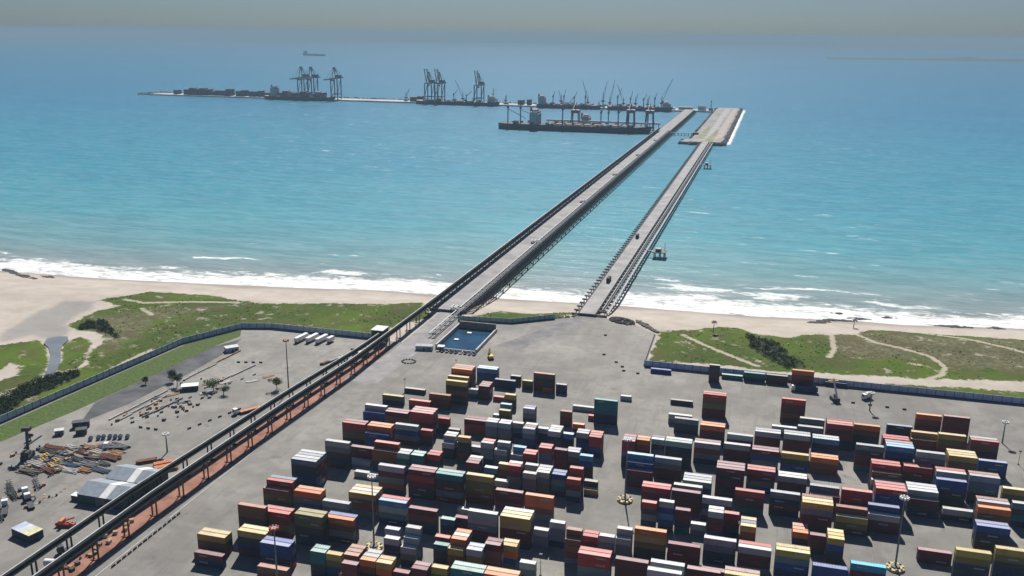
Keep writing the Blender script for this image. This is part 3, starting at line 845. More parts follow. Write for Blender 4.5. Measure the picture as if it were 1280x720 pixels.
def tree(x, y, h, r, label, z=0, m=leafg, n=900):
    t = thing("tree", label, "tree", (x, y, z), random.random()*6)
    tr = MB().tube((0,0,-.3), (.15,.1,h*.55), .28, .16)
    for i in range(5):
        a = i*1.3; tr.tube((.12,.08,h*(.35+.04*i)), (r*.6*math.cos(a), r*.6*math.sin(a), h*(.6+.05*i)), .12, .05, 5)
    tr.build("trunk", bark, t); cr = MB()
    for i in range(9):
        a = random.random()*6.3; q = random.random()*r*.65; leaves(cr, (q*math.cos(a), q*math.sin(a), h*random.uniform(.5,.85)), r*random.uniform(.35,.55), n//9, .3)
    cr.build("crown", m, t)
tree(-321,432,8,5.0,"bushy dark tree behind the flat-roofed hut in the equipment yard",0,leafd)
tree(-328,438,7,4.4,"small dark tree beside the hut at the road edge",0,leafd)
tree(-297,432,7,5.4,"ragged low tree beside the timber stacks past the hut",0,leafg,1000)
tree(-288,428,5,4.2,"small ragged bush next to the low tree in the yard",0,leafg,500)
tree(-263,444,8,5.2,"round grey green tree beside the elevated conveyor and lamp mast",0,leafg,1100)
tree(-341,430,4.5,2.4,"small light green tree on the grass verge by the asphalt road",0,leafg,600)
tree(-347,347,4,2.2,"small green tree on the verge near the dark container handler",0,leafd,500)
def palm(x, y, h, label):
    z = hh(x, y); t = thing("palm_tree", label, "palm", (x, y, z)); MB().tube((0,0,-.4),(.3,0,h*.5),.3,.24).tube((.3,0,h*.5),(.45,.1,h),.24,.18).build("trunk", bark, t)
    for i in range(14):
        a = i*2*math.pi/14; m = MB(); R_ = 2.6; up = .6+.7*(i % 3)/2
        P = [(.45+R_*k*math.cos(a), .1+R_*k*math.sin(a), h+up*k-2.0*k*k*(1.3-up*.4)) for k in (0,.35,.7,1)]
        for k in range(3):
            p0, p1 = Vector(P[k]), Vector(P[k+1]); n = Vector((-math.sin(a), math.cos(a), 0)); w0, w1 = (.15,.5,.45,.06)[k], (.15,.5,.45,.06)[k+1]
            m.add([p0-n*w0, p1-n*w1, p1, p0, p0+n*w0, p1+n*w1], [(0,1,2,3),(3,2,5,4)])
        m.build("frond", leafd, t)
palm(-27,629,8,"lone dark palm on the dune crest beside the sandy path"); palm(70,681,6,"stubby brown palm on bare sand near the surf rocks")

# ------------------------------------------------------------------ light masts and lamp posts
def mast(x, y, h, label, base=True, head=whitep, rad=3.6):
    t = thing("light_mast", label, "light mast", (x, y, 0), 0, "light masts in the port yard")
    if base:
        oc = [(rad*math.cos(a*math.pi/4+.39), rad*math.sin(a*math.pi/4+.39)) for a in range(8)]; ic = [(v[0]*.5, v[1]*.5) for v in oc]
        MB().prism(oc, 0.004, .9).build("base", cream, t); MB().prism(ic, .9, 1.5).build("plinth_or_shadow_band", concd, t)
        for i in range(8):
            a = i*math.pi/4; MB().box(-.35,.35,-.3,.3,.904,1.4).build("block", concd if i % 2 else yel, t, (rad*.8*math.cos(a), rad*.8*math.sin(a), 0), a)
    MB().tube((0,0,.2),(0,0,h),.42,.2,10).build("pole", steel, t)
    MB().tube((0,0,h-.5),(0,0,h-.1),1.0,1.0,12).build("ring", steel, t)
    for i in range(8):
        a = i*math.pi/4; m = MB(); m.box(-.35,.35,-.3,.3,-.5,.35); m.build("floodlight", head, t, (1.45*math.cos(a), 1.45*math.sin(a), h-.3), a)
mast(-140,303,32,"tall light mast on a cream octagonal island among the yellow and pale stacks")
mast(-49,371,30,"tall light mast on a cream octagonal island in the lane between container blocks")
mast(61,347,31,"tall light mast on a cream octagonal island in the open gap of the stacks")
mast(-155,254,34,"tall light mast with red floodlight head beside the royal blue stack",True,redp)
mast(-256,445,31,"tall slim light mast with red head standing on bare ground in the equipment yard",False,redp)
mast(-273,355,10,"short lamp mast in the equipment yard behind the orange timber stacks",False)
mast(66,512,11,"short lamp mast on open concrete near the reach stacker and fence",False)
mast(128,487,12,"short lamp mast on open concrete beside the pink red stack",False)
def lamp(x, y, h, label):
    t = thing("lamp_post", label, "lamp post", (x, y, 0)); MB().tube((0,0,0),(0,0,h),.14,.09).build("pole", dsteel, t); MB().box(-.6,.6,-.5,.5,h-.1,h+.35).build("lamp_head", dsteel, t); MB().box(-.4,.4,-.4,.4,0,.5).build("footing", concd, t)
lamp(-192,465,7,"dark lamp post behind the low charcoal container on open concrete"); lamp(-71,303,9,"dark lamp post in the lane beside the short slate stack"); lamp(-175,507,6,"small dark lamp post near the orange stack by the basin"); lamp(130,462,7,"small dark lamp post beside the royal blue stack on open concrete")

# ------------------------------------------------------------------ elevated conveyors
SP = 18.0; tarred = mat('tarred_steel',(.02,.023,.026),.9,.2,.4,0,.1)
def gal_meshes():
    g = MB()                                                                # walls, floor and walkway of one span along +Y
    g.box(-.9,.9,0,SP,-3.0,-2.8); g.box(-.95,-.85,0,SP,-2.8,-.5); g.box(.85,.95,0,SP,-2.8,-.9)
    g.box(.98,1.9,0,SP,-2.95,-2.85); g.box(-1.9,-.98,0,SP,-2.95,-2.85)
    tr = MB()
    for x in (-1.9, 1.9):
        tr.bar((x,0,-1.8),(x,SP,-1.8),.1).bar((x,0,-2.35),(x,SP,-2.35),.06)
        for i in range(7): tr.bar((x,SP*i/6*.99+.05,-2.85),(x,SP*i/6*.99+.05,-1.75),.08)
    for x in (-.95,.95):
        tr.bar((x,0,-3.9),(x,SP,-3.9),.22)
        for i in range(6): tr.bar((x,SP*i/6,-3.9 if i % 2 else -3.0),(x,SP*(i+1)/6,-3.0 if i % 2 else -3.9),.13)
    rd = MB().box(-.75,-.30,0.02,SP-.02,-.16,.03)  # pale strip paints the sunlit edge along the dark hood
    rf = MB(); n = 6; V = []
    for y in (0.02, SP-.02):
        for i in range(n+1):
            a = math.pi*i/n; V.append((-1.0*math.cos(a), y, -.75+.75*math.sin(a)))
    rf.add(V, [(i, i+1, n+1+i+1, n+1+i) for i in range(n)])
    return g.mesh("gallery_span", tarred), tr.mesh("truss", tarred), rd.mesh("sunlit_edge_strip", roofm), rf.mesh("hood", mat("hood_sheet",(.028,.031,.034),.9,.2,.4,0,.1))
GM = gal_meshes()
def bent_mesh(h, m):
    b = MB()
    for s in (-1, 1): b.bar((s*1.15,0,0),(s*1.15,0,h),.5)
    b.bar((-1.3,0,h),(1.3,0,h),.45); b.box(-2.2,2.2,-.7,.7,-.02,.35)
    return b.mesh("bent", m)
def conveyor(path, label, bm, sx=.95, sz=.78):
    t = thing("conveyor", label, "conveyor", (path[0][0], path[0][1], 0)); ox, oy = path[0][:2]; cache = {}
    P = [Vector(p) for p in path]; segs = [(a, b, (b-a).length) for a, b in zip(P[:-1], P[1:])]; tot = sum(s[2] for s in segs)
    def at(s):
        for a, b, L in segs:
            if s <= L: return a+(b-a)*s/L
            s -= L
        return P[-1]
    n = int(tot/SP)
    for i in range(n):
        a, b = at(i*SP), at((i+1)*SP); d = b-a; rz = math.atan2(-d.x, d.y); rx = math.atan2(d.z, math.hypot(d.x, d.y))
        loc = (a.x-ox, a.y-oy, a.z)
        s_ = obj("gallery_span", GM[0], t, loc); s_.rotation_euler = (rx, 0, rz); s_.scale = (sx, 1, sz) if a.y < 590 else (sx*1.25, 1, sz*1.35)
        obj("truss", GM[1], s_); obj("sunlit_edge_strip", GM[2], s_); obj("hood", GM[3], s_)
        gz = 2.0 if a.y > 600 else 0; h = round(a.z-3.9*sz*(1 if a.y < 590 else 1.35)-gz, 1)
        key = (h, gz > 0)
        if key not in cache: cache[key] = bent_mesh(h, dsteel if gz else bm)
        obj("bent", cache[key], t, (a.x-ox, a.y-oy, gz), rz)
    return t
conveyor([(-241.5,120,11.6),(-240,300,11.6),(-236,400,11.4),(-231.7,480,10.5),(-231.7,620,9.2),(-231.7,2040,8.6)], "long elevated ore conveyor on rusty legs running out along the pier", rust)
conveyor([(-255,120,10.6),(-251.5,300,10.6),(-244,420,10.4),(-238.5,500,9.4),(-237.6,536,9.0)], "second elevated conveyor over the equipment yard behind the long one", tarred, .85, .6)
th = thing("transfer_house", "dark clad conveyor transfer house where two conveyors meet above the yard", "transfer house", (-240,540,0)); MB().box(-4,4,-5,5,4.2,10).build("wall", dsteel, th); MB().box(-4.4,4.4,-5.4,5.4,10,10.3).build("roof", roofm, th)
for x in (-3.5,3.5):
    for y in (-4.5,4.5): MB().bar((x,y,0),(x,y,4.2),.4).build("leg", steel, th)

# ------------------------------------------------------------------ piers
def pier(name, label, x0, x1, y0, y1, top, step, capl, capr, piles, deckm, slab=20.0):
    t = thing(name, label, "pier", (0, y0, 0))
    me = MB().box(x0, x1, .03, slab-.03, top-.7, top).mesh("deck_slab", deckm)
    n = int((y1-y0)/slab)
    for i in range(n): obj("deck_slab", me, t, (0, i*slab, 0))
    cap = MB().box(x0-capl, x1+capr, -.8, .8, top-1.9, top-.72).mesh("pile_cap", concd)
    pm = MB().tube((0,0,-16),(0,0,top-1.88),.45,.45,8).mesh("pile", concd)
    for i in range(int((y1-y0)/step)):
        obj("pile_cap", cap, t, (0, i*step+2, 0))
        for x in piles:
            if y0+i*step > 600: obj("pile", pm, t, (x, i*step+2, 0))
    for x, w in ((x0, .3), (x1-.3, .3)): 
        pk = MB().box(x, x+w, .0, slab, top+.004, top+.75).mesh("parapet", concd)
        for i in range(n): obj("parapet", pk, t, (0, i*slab, 0))
    return t
deckm = mat("pier_deck", (.27,.26,.255), .85, .2, .06)
P1 = pier("ore_pier", "long pier carrying a conveyor, a road and pipelines out to the ore berth", -235, -207.5, 620, 2660, 2.0, 20, .5, 1.0, (-233,-221,-209), deckm)
P2 = pier("road_pier", "narrower road pier with pile caps sticking out on one side", -125.5, -112.5, 641, 1860, 2.0, 10, 5.5, 8.0, (-129.5,-119,-106), mat("pier_road_deck", (.30,.29,.285), .85, .2, .06))
# trestle side frames of the ore pier
side = MB(); 
for i in range(1): side.bar((0,0,1.2),(0,20,1.2),.6,1.0).bar((0,0,-2.6),(0,20,-2.6),.5).bar((0,0,1.0),(0,10,-2.6),.35).bar((0,10,-2.6),(0,20,1.0),.35)
side.bar((5.6,0,.6),(5.6,20,.6),.5,.9).bar((5.6,0,-2.6),(5.6,20,-2.6),.4)
for i in range(5): side.bar((0,i*4,.7),(5.6,i*4,.7),.5,.5)
for i in range(3): side.bar((5.6,i*6.6+1,.6),(5.6,i*6.6+1,-2.6),.35)
side.bar((5.6,1,-2.6),(5.6,1,-14),.8).bar((0,0,-3.4),(5.6,0,-3.4),.7)
sme = side.mesh("side_truss", mat("tarred_steel",(.02,.023,.026),.9,.2,.4,0,.1))
for i in range(101): obj("side_truss", sme, P1, (-206.4, i*20, 0))
# pipelines with expansion loops
def pipeline(label, xs_, z, y0, y1, loop=None, m=whitep, r=.42, side=-1, rack=True):
    t = thing("pipeline", label, "pipeline", (0, y0, 0)); L = 60.0; n = int((y1-y0)/L)
    for k, x in enumerate(xs_):
        me = MB().tube((x,0,z),(x,L-.2,z),r,r,8).mesh("pipe", m if k == 0 else steel)
        for i in range(n): obj("pipe", me, t, (0, i*L, 0))
    sp = MB().box(min(xs_)-.8, max(xs_)+.8, -.25,.25, 2.02, z-r).mesh("support", concd)
    for i in range(int((y1-y0)/10)): obj("support", sp, t, (0, i*10+1, 0))
    if loop:
        lm = MB()
        for k, x in enumerate(xs_):
            o = k*1.0; lm.tube((x,-3+o,z+.1),(x-loop,-3+o,z+1.6),r,r,6).tube((x-loop,-3+o,z+1.6),(x-loop,5-o,z+1.6),r,r,6).tube((x-loop,5-o,z+1.6),(x,5-o,z+.1),r,r,6)
        lme = lm.mesh("expansion_loop", m); pl = MB().box(min(xs_)-loop-.4, max(xs_)+.6, -4, 6, z-.2, z+.15).mesh("platform", dsteel)
        for i in range(1, n, 4):
            obj("expansion_loop", lme, t, (0, i*L, 0)); obj("platform", pl, t, (0, i*L, 0))
    return t
pipeline("twin white pipelines with expansion loops along the ore pier", (-212.6,-210.2,-208.9), 3.0, 560, 2040, 4.5)
pipeline("single pale pipeline beside the road pier on outrigger caps", (-109.3,-107.6), 2.9, 650, 1850, None, concl, .4)
wk = thing("walkway", "slim parallel walkway on caps beside the road pier pipeline", "walkway", (-104.9,648,0)); wme = MB().box(-.8,.8,.02,9.98,1.0,1.3).mesh("walkway_panel", steel); rl = MB().bar((-.8,0,2.3),(-.8,10,2.3),.08).bar((.8,0,2.3),(.8,10,2.3),.08).bar((.8,0,1.3),(.8,0,2.3),.08).bar((-.8,0,1.3),(-.8,0,2.3),.08).mesh("handrail", steel)
for i in range(118): obj("walkway_panel", wme, wk, (0,i*10,0)); obj("handrail", rl, wk, (0,i*10,0))
def dolphin(y, label):
    t = thing("jetty_platform", label, "platform", (-92,y,0)); MB().box(-7,6,-7,7,.6,1.4).build("deck", concd, t); MB().box(-14,-7,-1.2,1.2,.9,1.3).build("gangway", steel, t)
    for x in (-5,0,4.5):
        for q in (-5.5,5.5): MB().tube((x,q,-15),(x,q,.6),.5).build("pile", concd, t)
    MB().box(-4,1,-4,3,1.4,4.2).build("cabin", steel, t); MB().bar((4,4,1.4),(4,4,9),.4).build("post", dsteel, t)
dolphin(866,"small dark platform on piles beside the road pier near the shore"); dolphin(1510,"small dark platform on piles beside the road pier farther out")

# ------------------------------------------------------------------ sunken basin near the piers
bs = thing("water_basin", "sunken blue water basin with pale concrete walls beside the ore pier", "basin", (-187,562,0))
MB().box(-13,14,-22,24,.03,.3).build("water", mat("basin_water", (.014,.05,.095), .12, .3, .08, 0, .5), bs)
MB().box(-13.6,-12.6,-22.6,24.6,.01,3.2).build("side_wall", concl, bs); MB().box(14,15,-22.6,24.6,.01,2.2).build("side_wall", concl, bs); MB().box(-12.6,14,24,25,.01,5.2).build("end_wall", mat("brown_concrete",(.30,.25,.22),.85,.25,.3), bs); MB().box(-12.6,14,-23,-22,.01,1.0).build("end_wall", conc, bs)
for x, y in ((-2,14),(-6,-2)): MB().box(x-1.5,x+1.5,y-1.2,y+1.2,.3,.8).build("float", whitep, bs)

# ------------------------------------------------------------------ vehicles and machines
def wheels(t, pts, r=.55):
    me = MB().tube((-.2,0,0),(.2,0,0),r,r,10).mesh("wheel", rubber)
    for x, y in pts: obj("wheel", me, t, (x, y, r))
def truck(x, y, rz, label, load=None, cab=whitep, L=12.5, z=0, group=None):
    t = thing("truck", label, "truck", (x, y, z), rz, group)
    c = MB().box(-1.2,1.2,L/2+.3,L/2+2.4,.9,3.5); c.box(-1.15,1.15,L/2+2.4,L/2+2.7,.9,2.1); c.build("cab", cab, t)
    MB().box(-1.05,1.05,L/2+2.38,L/2+2.46,2.15,3.2).build("windscreen", glass, t)
    MB().box(-.5,.5,-L/2,L/2+2,.75,1.05).box(-1.2,1.2,-L/2,L/2,1.05,1.25).build("chassis", dsteel, t)
    wheels(t, [(s*1.0, q) for s in (-1,1) for q in (L/2+1.6,L/2-.8,-L/2+1,-L/2+2.3,-L/2+3.6)])
    if load: MB().box(-1.2,1.2,-L/2+.1,L/2-.1,1.27,3.85).build("load_box", load, t)
    return t
def trailer(x, y, rz, label, m=dsteel, L=12.2, group="flatbed trailers parked in the equipment yard"):
    t = thing("trailer", label, "trailer", (x, y, 0), rz, group); b = MB().bar((-.5,-L/2,1.1),(-.5,L/2,1.1),.22,.4).bar((.5,-L/2,1.1),(.5,L/2,1.1),.22,.4)
    for i in range(6): b.bar((-1.2,-L/2+L*i/5,1.2),(1.2,-L/2+L*i/5,1.2),.25,.2)
    b.build("frame", m, t); wheels(t, [(s*1.0, q) for s in (-1,1) for q in (-L/2+1,-L/2+2.3,-L/2+3.6)]); MB().bar((-.6,L/2-2,0),(-.6,L/2-2,1),.15).bar((.6,L/2-2,0),(.6,L/2-2,1),.15).build("landing_leg", m, t)
    return t
def beams(x, y, rz, label, m, n=5, L=11, w=.5, h=.5, rows=2, name="beam_stack", cat="beams", mess=.02):
    t = thing(name, label, cat, (x, y, 0), rz)
    me = MB().box(-L/2,L/2,-w/2,w/2,0,h).mesh("beam", m)
    for r in range(rows):
        for i in range(n-r): 
            o = obj("beam", me, t, (random.uniform(-.5,.5)*(1+mess*8), (i-(n-r)/2)*(w+.15+mess*1.6), .02+r*(h+.02)), random.uniform(-mess,mess))
def reach_stacker(x, y, rz, label, bm=whitep, boom=12):
    t = thing("reach_stacker", label, "reach stacker", (x, y, 0), rz); MB().box(-1.6,1.6,-3.8,3.2,.9,2.2).box(-1.5,1.5,-4.4,-2.4,1.0,3.0).build("body", dsteel, t)
    MB().box(-.8,.8,-1.6,.2,2.2,4.0).build("cab", glass, t); MB().bar((0,-3.2,3.0),(0,4.5,3.0+boom*.72),.8,.9).build("boom", bm, t)
    MB().box(-3.0,3.0,4.2,5.0,2.0+boom*.72-.8,2.0+boom*.72).build("spreader", yel, t); wheels(t, [(s*1.7, q) for s in (-1,1) for q in (-2.8,2.2)], .85)
truck(33,531,math.pi/2,"white cab truck with a navy container standing by the blue wall",mat("navy_paint",(.02,.04,.12),.6,.2,.5))
reach_stacker(48,522,.3,"reach stacker with raised pale boom near the navy truck")
truck(67,531,2.3,"small white van-bodied truck on open concrete by the wall",whitep,whitep,4)
truck(-119.5,736,0,"dark tipper truck driving on the road pier near the beach",mat("dark_load",(.03,.035,.035),.8,.2,.5),dsteel,9,2.0)
truck(-121,915,0,"dark blue tipper truck farther out on the road pier",mat("navy_load",(.02,.03,.06),.8,.2,.5),dsteel,8,2.0)
truck(-262,412,2.55,"truck with white cab hauling an empty orange flatbed past the conveyor",None,whitep,13)
t_ = thing("timber_load","long flat orange deck load on the flatbed by the conveyor","load",(-261,411.5,1.3),2.55); MB().box(-1.2,1.2,-6,5.8,.0,.35).build("board", orange, t_)
truck(-299,351,1.9,"white cab truck parked at the end of the scrap rows",None,whitep,7)
truck(-302,296,.9,"pale truck parked with trailers near the scrap rows",None,whitep,9); truck(-297,292,.9,"second pale truck beside the parked trailers",None,whitep,9); truck(-303,284,.7,"white cab truck among dark trailers at yard edge",None,whitep,8)
truck(-254,268,2.5,"dark truck partly under the conveyors beside a white tank",None,dsteel,7)
# mobile crane with dark mast at the verge
mc = thing("mobile_crane","dark mobile crane with a thick upright mast beside the grass verge","crane",(-333,330,0),.4); MB().box(-2,2,-4,4,.8,2.4).box(-1.8,1.8,-3.5,0,2.4,4.4).build("body",dsteel,mc); MB().bar((0,1,2.4),(.4,2,15),1.1,1.1).build("mast",dsteel,mc); MB().box(-1.6,2.2,.5,3.5,13.6,15.4).build("mast_head",dsteel,mc); MB().bar((0,2,6),(4,9,7.5),.6).build("boom",bleu,mc); wheels(mc,[(s*2,q) for s in (-1,1) for q in (-3,-1,1,3)],.8)
# scrap rows: beams, spreaders and trailers
mats_ = [rust, steel, concl, dsteel, wood, mat("grey_brown",(.17,.14,.12),.8,.3,.5), bleu]
mn = ['rusty','grey','pale','dark','wooden','grey brown','dark blue']
k = 0
def px(u, v): return (-330+u*34+v*8, 312+u*22-v*12+v*v*0)
places = ['nearest the mobile crane','next to the yellow spreader','by the open yard','at the row end','beside the parked trailers','along the verge side','in the middle of the scrap rows']
for r in range(5):
    for i in range(5):
        x = -329+i*7.6+r*2.0+random.uniform(-1.2,1.2); y = 344-r*6.2+i*2.4+random.uniform(-1,1); j = (r*3+i*2+k) % 7
        beams(x, y, -.12+random.uniform(-.15,.15), "%s steel members lying %s of scrap row %s" % (mn[j], ('at the start','just past the start','in the middle','past the middle','at the far end')[i], ('by the verge','behind the yellow spreader','beside the yellow spreader','before the open concrete','along the open concrete')[r]), mats_[j], random.choice((6,7,8)), random.uniform(6,12), .3, random.uniform(.22,.4), random.choice((2,3)), mess=.16)
for i, (x, y, m, l) in enumerate(((-322,333,yel,"bright yellow lifting spreader lying among the rusty scrap rows"),(-320,328,mat("amber",(.55,.33,.10),.6,.2,.5),"amber lifting spreader lying behind the bright yellow one"))):
    t = thing("lifting_spreader", l, "spreader", (x, y, 0), -.35); MB().box(-6,6,-.9,-.5,.3,1).box(-6,6,.5,.9,.3,1).build("beam", m, t); MB().box(-6.2,-5.6,-1.3,1.3,.2,.9).box(5.6,6.2,-1.3,1.3,.2,.9).build("end_beam", m, t); MB().box(-1.2,1.2,-1.1,1.1,.9,1.8).build("head_block", dsteel, t)
for i in range(7):
    t = thing("cable_reel", "blue grey cable reel standing in the row by the verge", "reel", (-318+i*2.6+random.uniform(-.4,.4), 356+i*1.2+random.uniform(-.8,.8), 0), .5, "cable reels in the equipment yard")
    MB().tube((0,-.7,1.1),(0,.7,1.1),.6,.6,10).build("drum", bleu, t); MB().tube((0,-.85,1.1),(0,-.7,1.1),1.1,1.1,12).tube((0,.7,1.1),(0,.85,1.1),1.1,1.1,12).build("flange", mat("blue_grey",(.20,.25,.32),.6,.2,.5), t)
for i, (x, y, a) in enumerate(((-318,303,.95),(-315,300.5,.95),(-312,297.5,.95),(-310,287,.8),(-307,284.5,.8),(-303,281,.8),(-309,309,.95))):
    trailer(x, y, a+.1*(i % 3-1), "dark flatbed trailer parked in the rows at the yard edge", dsteel)
# parked low cargo around the shed
t = thing("tarped_stack", "flat roofed dark box covered with pale and yellow sheets by the conveyor", "cargo", (-279,271,0), -.25); MB().box(-6,6,-3,3,0,3.4).build("wall", mat("dark_blue_wall",(.03,.05,.09),.7,.2,.5), t)
for i, (m, a, b) in enumerate(((bluep,-6,-2.5),(roofm,-2.45,2),(mat("pale_yellow",(.55,.52,.30),.7,.2,.5),2.05,6))): MB().box(a,b,-3.2,3.2,3.4,3.55).build("roof_sheet", m, t)
t = thing("orange_machine","orange red machine parts heaped beside the sheeted cargo","machine",(-270,282,0),.2); MB().box(-4,4,-1,1,.5,1.6).build("body",redp,t); MB().bar((-4,-1,1.5),(3,2,3.2),.5).build("arm",redp,t); MB().bar((0,1,1.5),(5,-2,2.2),.4).build("arm",orange,t); MB().box(-2,-.5,-1.6,1.6,1.6,3.2).build("frame",orange,t)
for i, (x, y, a, m, l) in enumerate(((-276,343,.7,rust,"single rusty beam stack lying before the gabled sheds"),(-267,343,.75,wood,"orange timber stack behind the gabled sheds"),(-264,340,.75,wood,"second orange timber stack against the conveyor"),(-261,338,.8,wood,"third orange timber stack under the conveyor edge"))):
    beams(x, y, a, l, orange if i in (1,2) else m, 4, 9, .8, .7, 2, "timber_stack", "timber")
for i in range(6):
    t = thing("pale_crate", "pale crate lying between the two conveyors", "crate", (-247+random.uniform(-2,3), 276+i*3.4, 0), random.random(), "crates between the conveyors"); MB().box(-.9,.9,-.8,.8,0,1.2).build("body", concl, t); MB().box(-.95,.95,-.85,.85,1.2,1.3).build("lid", wood, t)
t = thing("white_tank","white tank lying at the corner below the conveyors","tank",(-252.5,256,0),.2); MB().tube((-4,0,1.5),(4,0,1.5),1.4,1.4,14).build("shell", whitep, t); MB().box(-3,-2,-1.2,1.2,0,.5).box(2,3,-1.2,1.2,0,.5).build("saddle", concd, t)
# gabled sheds
def shed(x0, x1, y0, y1, label):
    t = thing("gabled_shed", label, "shed", (x0, y0, 0)); L = x1-x0; D = y1-y0
    MB().gable(0, L, 0, D, 0, 4.6, 7.2).build("wall", mat("dark_teal_wall",(.03,.06,.07),.7,.2,.4), t)
    n = 6; ym = D/2
    for i in range(n):
        m = whitep if i in (3,) else mat("grey_roof_sheet",(.25,.29,.33),.5,.12,.5)
        for s in (0, 1):
            e = .45; a = [(L*i/n+.04, -e, 4.55),(L*(i+1)/n-.04, -e, 4.55),(L*(i+1)/n-.04, ym, 7.32),(L*i/n+.04, ym, 7.32)]
            if s: a = [(q[0], D-q[1], q[2]) for q in a][::-1]
            MB().add(a+[(q[0],q[1],q[2]+.08) for q in a], [(3,2,1,0),(4,5,6,7),(0,1,5,4),(1,2,6,5),(2,3,7,6),(3,0,4,7)]).build("roof_panel", m, t)
    MB().box(L*.4,L*.62,-.06,-.005,0,3.8).build("door", steel, t)
shed(-279,-256,300,314.5,"gabled shed with a white roof strip standing before its twin by the conveyor"); shed(-277,-254.5,316,330,"gabled shed with a white roof strip behind its twin near the timber stacks")
MB_ = thing("lean_to","small pale roofed lean-to against the dark shed end wall","lean-to",(-281.8,301.5,0)); MB().box(-2,2.4,0,3,0,2.2).build("wall", dsteel, MB_); MB().box(-2.2,2.4,-.2,3.2,2.2,2.35).build("roof", whitep, MB_)
# huts
def hut(x, y, rz, w, d, h, label, rm=whitep, wm=dsteel):
    t = thing("hut", label, "hut", (x, y, 0), rz); MB().box(-w/2,w/2,-d/2,d/2,0,h).build("wall", wm, t); MB().box(-w/2-.3,w/2+.3,-d/2-.3,d/2+.3,h,h+.2).build("roof", rm, t); MB().box(-.5,.5,-d/2-.05,-d/2-.01,0,2).build("door", glass, t); MB().box(w*.2,w*.4,-d/2-.05,-d/2-.01,1,1.9).build("window", glass, t)
hut(-311,430,.55,9,5,2.8,"white roofed open hut among trees in the equipment yard"); hut(-325,496,.8,8,5,3,"pale domed hut beside the asphalt road near the wall corner",roofm,bluep)
hut(-334,368,.6,8,3.5,3.2,"dark boxy hut at the yard edge by the grass verge",dsteel); hut(-328,361,.6,5,3.5,2.8,"second dark hut beside the first at the verge",dsteel); hut(-338,357,.6,4,3,2.6,"small grey hut on the grass verge",roofm,steel)
hut(-240,512,.25,9,3,3,"long pale roofed hut tucked below the conveyor near the dunes",roofm,steel)
for i, (x, y) in enumerate(((-292,528),(-285,530),(-278,530),(-272,531))):
    t = thing("box_trailer", "long white box trailer parked before the panel wall", "trailer", (x, y, 0), -.12, "white box trailers by the wall"); L = (13,12,12,6)[i]; MB().box(-1.25,1.25,-L/2,L/2,1.1,3.8).build("box", whitep, t); wheels(t, [(s, q) for s in (-1,1) for q in (-L/2+1,-L/2+2.3)]); MB().box(-.5,.5,-L/2,L/2,.7,1.09).build("chassis", dsteel, t)
for i in range(6):
    beams(-257+i*2.6, 492+i*6, 1.25, "%s pile of beams along the second conveyor, %s" % (mn[i], ('first from the truck','second from the truck','third from the truck','third from the hut','second from the hut','first by the hut')[i]), mats_[i], 4, 6, .6, .6, 2)
# rows of low barriers and planks in the yard
bar_m = MB().add([(-1.0,-.3,0),(1.0,-.3,0),(1.0,.3,0),(-1.0,.3,0),(-1.0,-.12,.9),(1.0,-.12,.9),(1.0,.12,.9),(-1.0,.12,.9)], [(0,3,2,1),(4,5,6,7),(0,1,5,4),(1,2,6,5),(2,3,7,6),(3,0,4,7)])
BM1, BM2 = bar_m.mesh("barrier", dsteel), bar_m.mesh("barrier", concl)
def barriers(pts, rz, label, group, me=BM1):
    for x, y in pts:
        o = obj("barrier", me, None, (x, y, .005), rz+random.uniform(-.06,.06)); tag(o, label, "barrier", group)
barriers([(-239.5+.0*i+8.6, 262+i*3.2) for i in range(14)], 1.5708, "dark low barrier in the line beside the conveyor dirt strip", "barriers along the conveyor")
barriers([(-279+i*2.2, 382+i*6.0) for i in range(6)], 1.2, "dark low barrier in the short line beside the timber yard", "barriers in the equipment yard")
barriers([(-316+i*3.1, 385+i*8.5) for i in range(10)], 1.2, "pale low barrier in the long line past the hut", "pale barriers past the hut", BM2)
barriers([(-312+i*3.1, 380+i*8.0) for i in range(6)], 1.2, "dark low barrier in the double line leading to the hut", "dark barriers before the hut")
barriers([(-309+i*4.5, 478+i*1.2) for i in range(4)], .1, "dark low barrier in the row near the domed hut", "barriers near the domed hut")
barriers([(-304+i*4.6, 376) for i in range(3)], 0, "dark low barrier lying crosswise at the end of the lines", "crosswise barriers")
barriers([(58+i*9, 521-i*.6) for i in range(4)], 0, "dark low barrier on open concrete near the reach stacker", "barriers near the reach stacker")
barriers([(-77,541),(-75,534),(-82,548),(-66,532),(-98,600),(-92,560)], .3, "small dark barrier lying on the empty apron", "barriers on the apron")
barriers([(70,380)], .2, "dark low barrier alone in the open gap between stacks", "lone barriers")
for i, (x, y) in enumerate(((-300,428),(-306,441),(-298,446),(-316,420),(-320,414),(-284,452),(-279,462),(-303,412))):
    beams(x, y, .9+random.uniform(-.2,.2), "pale planks stacked %s of the white roofed hut" % ('just before','close beside','behind','on the road side','on the verge side','well past','farthest past','in front')[i], (concl,wood,concl,wood,dsteel,concl,wood,dsteel)[i], 4, 7, .5, .35, 1, "plank_stack", "planks")
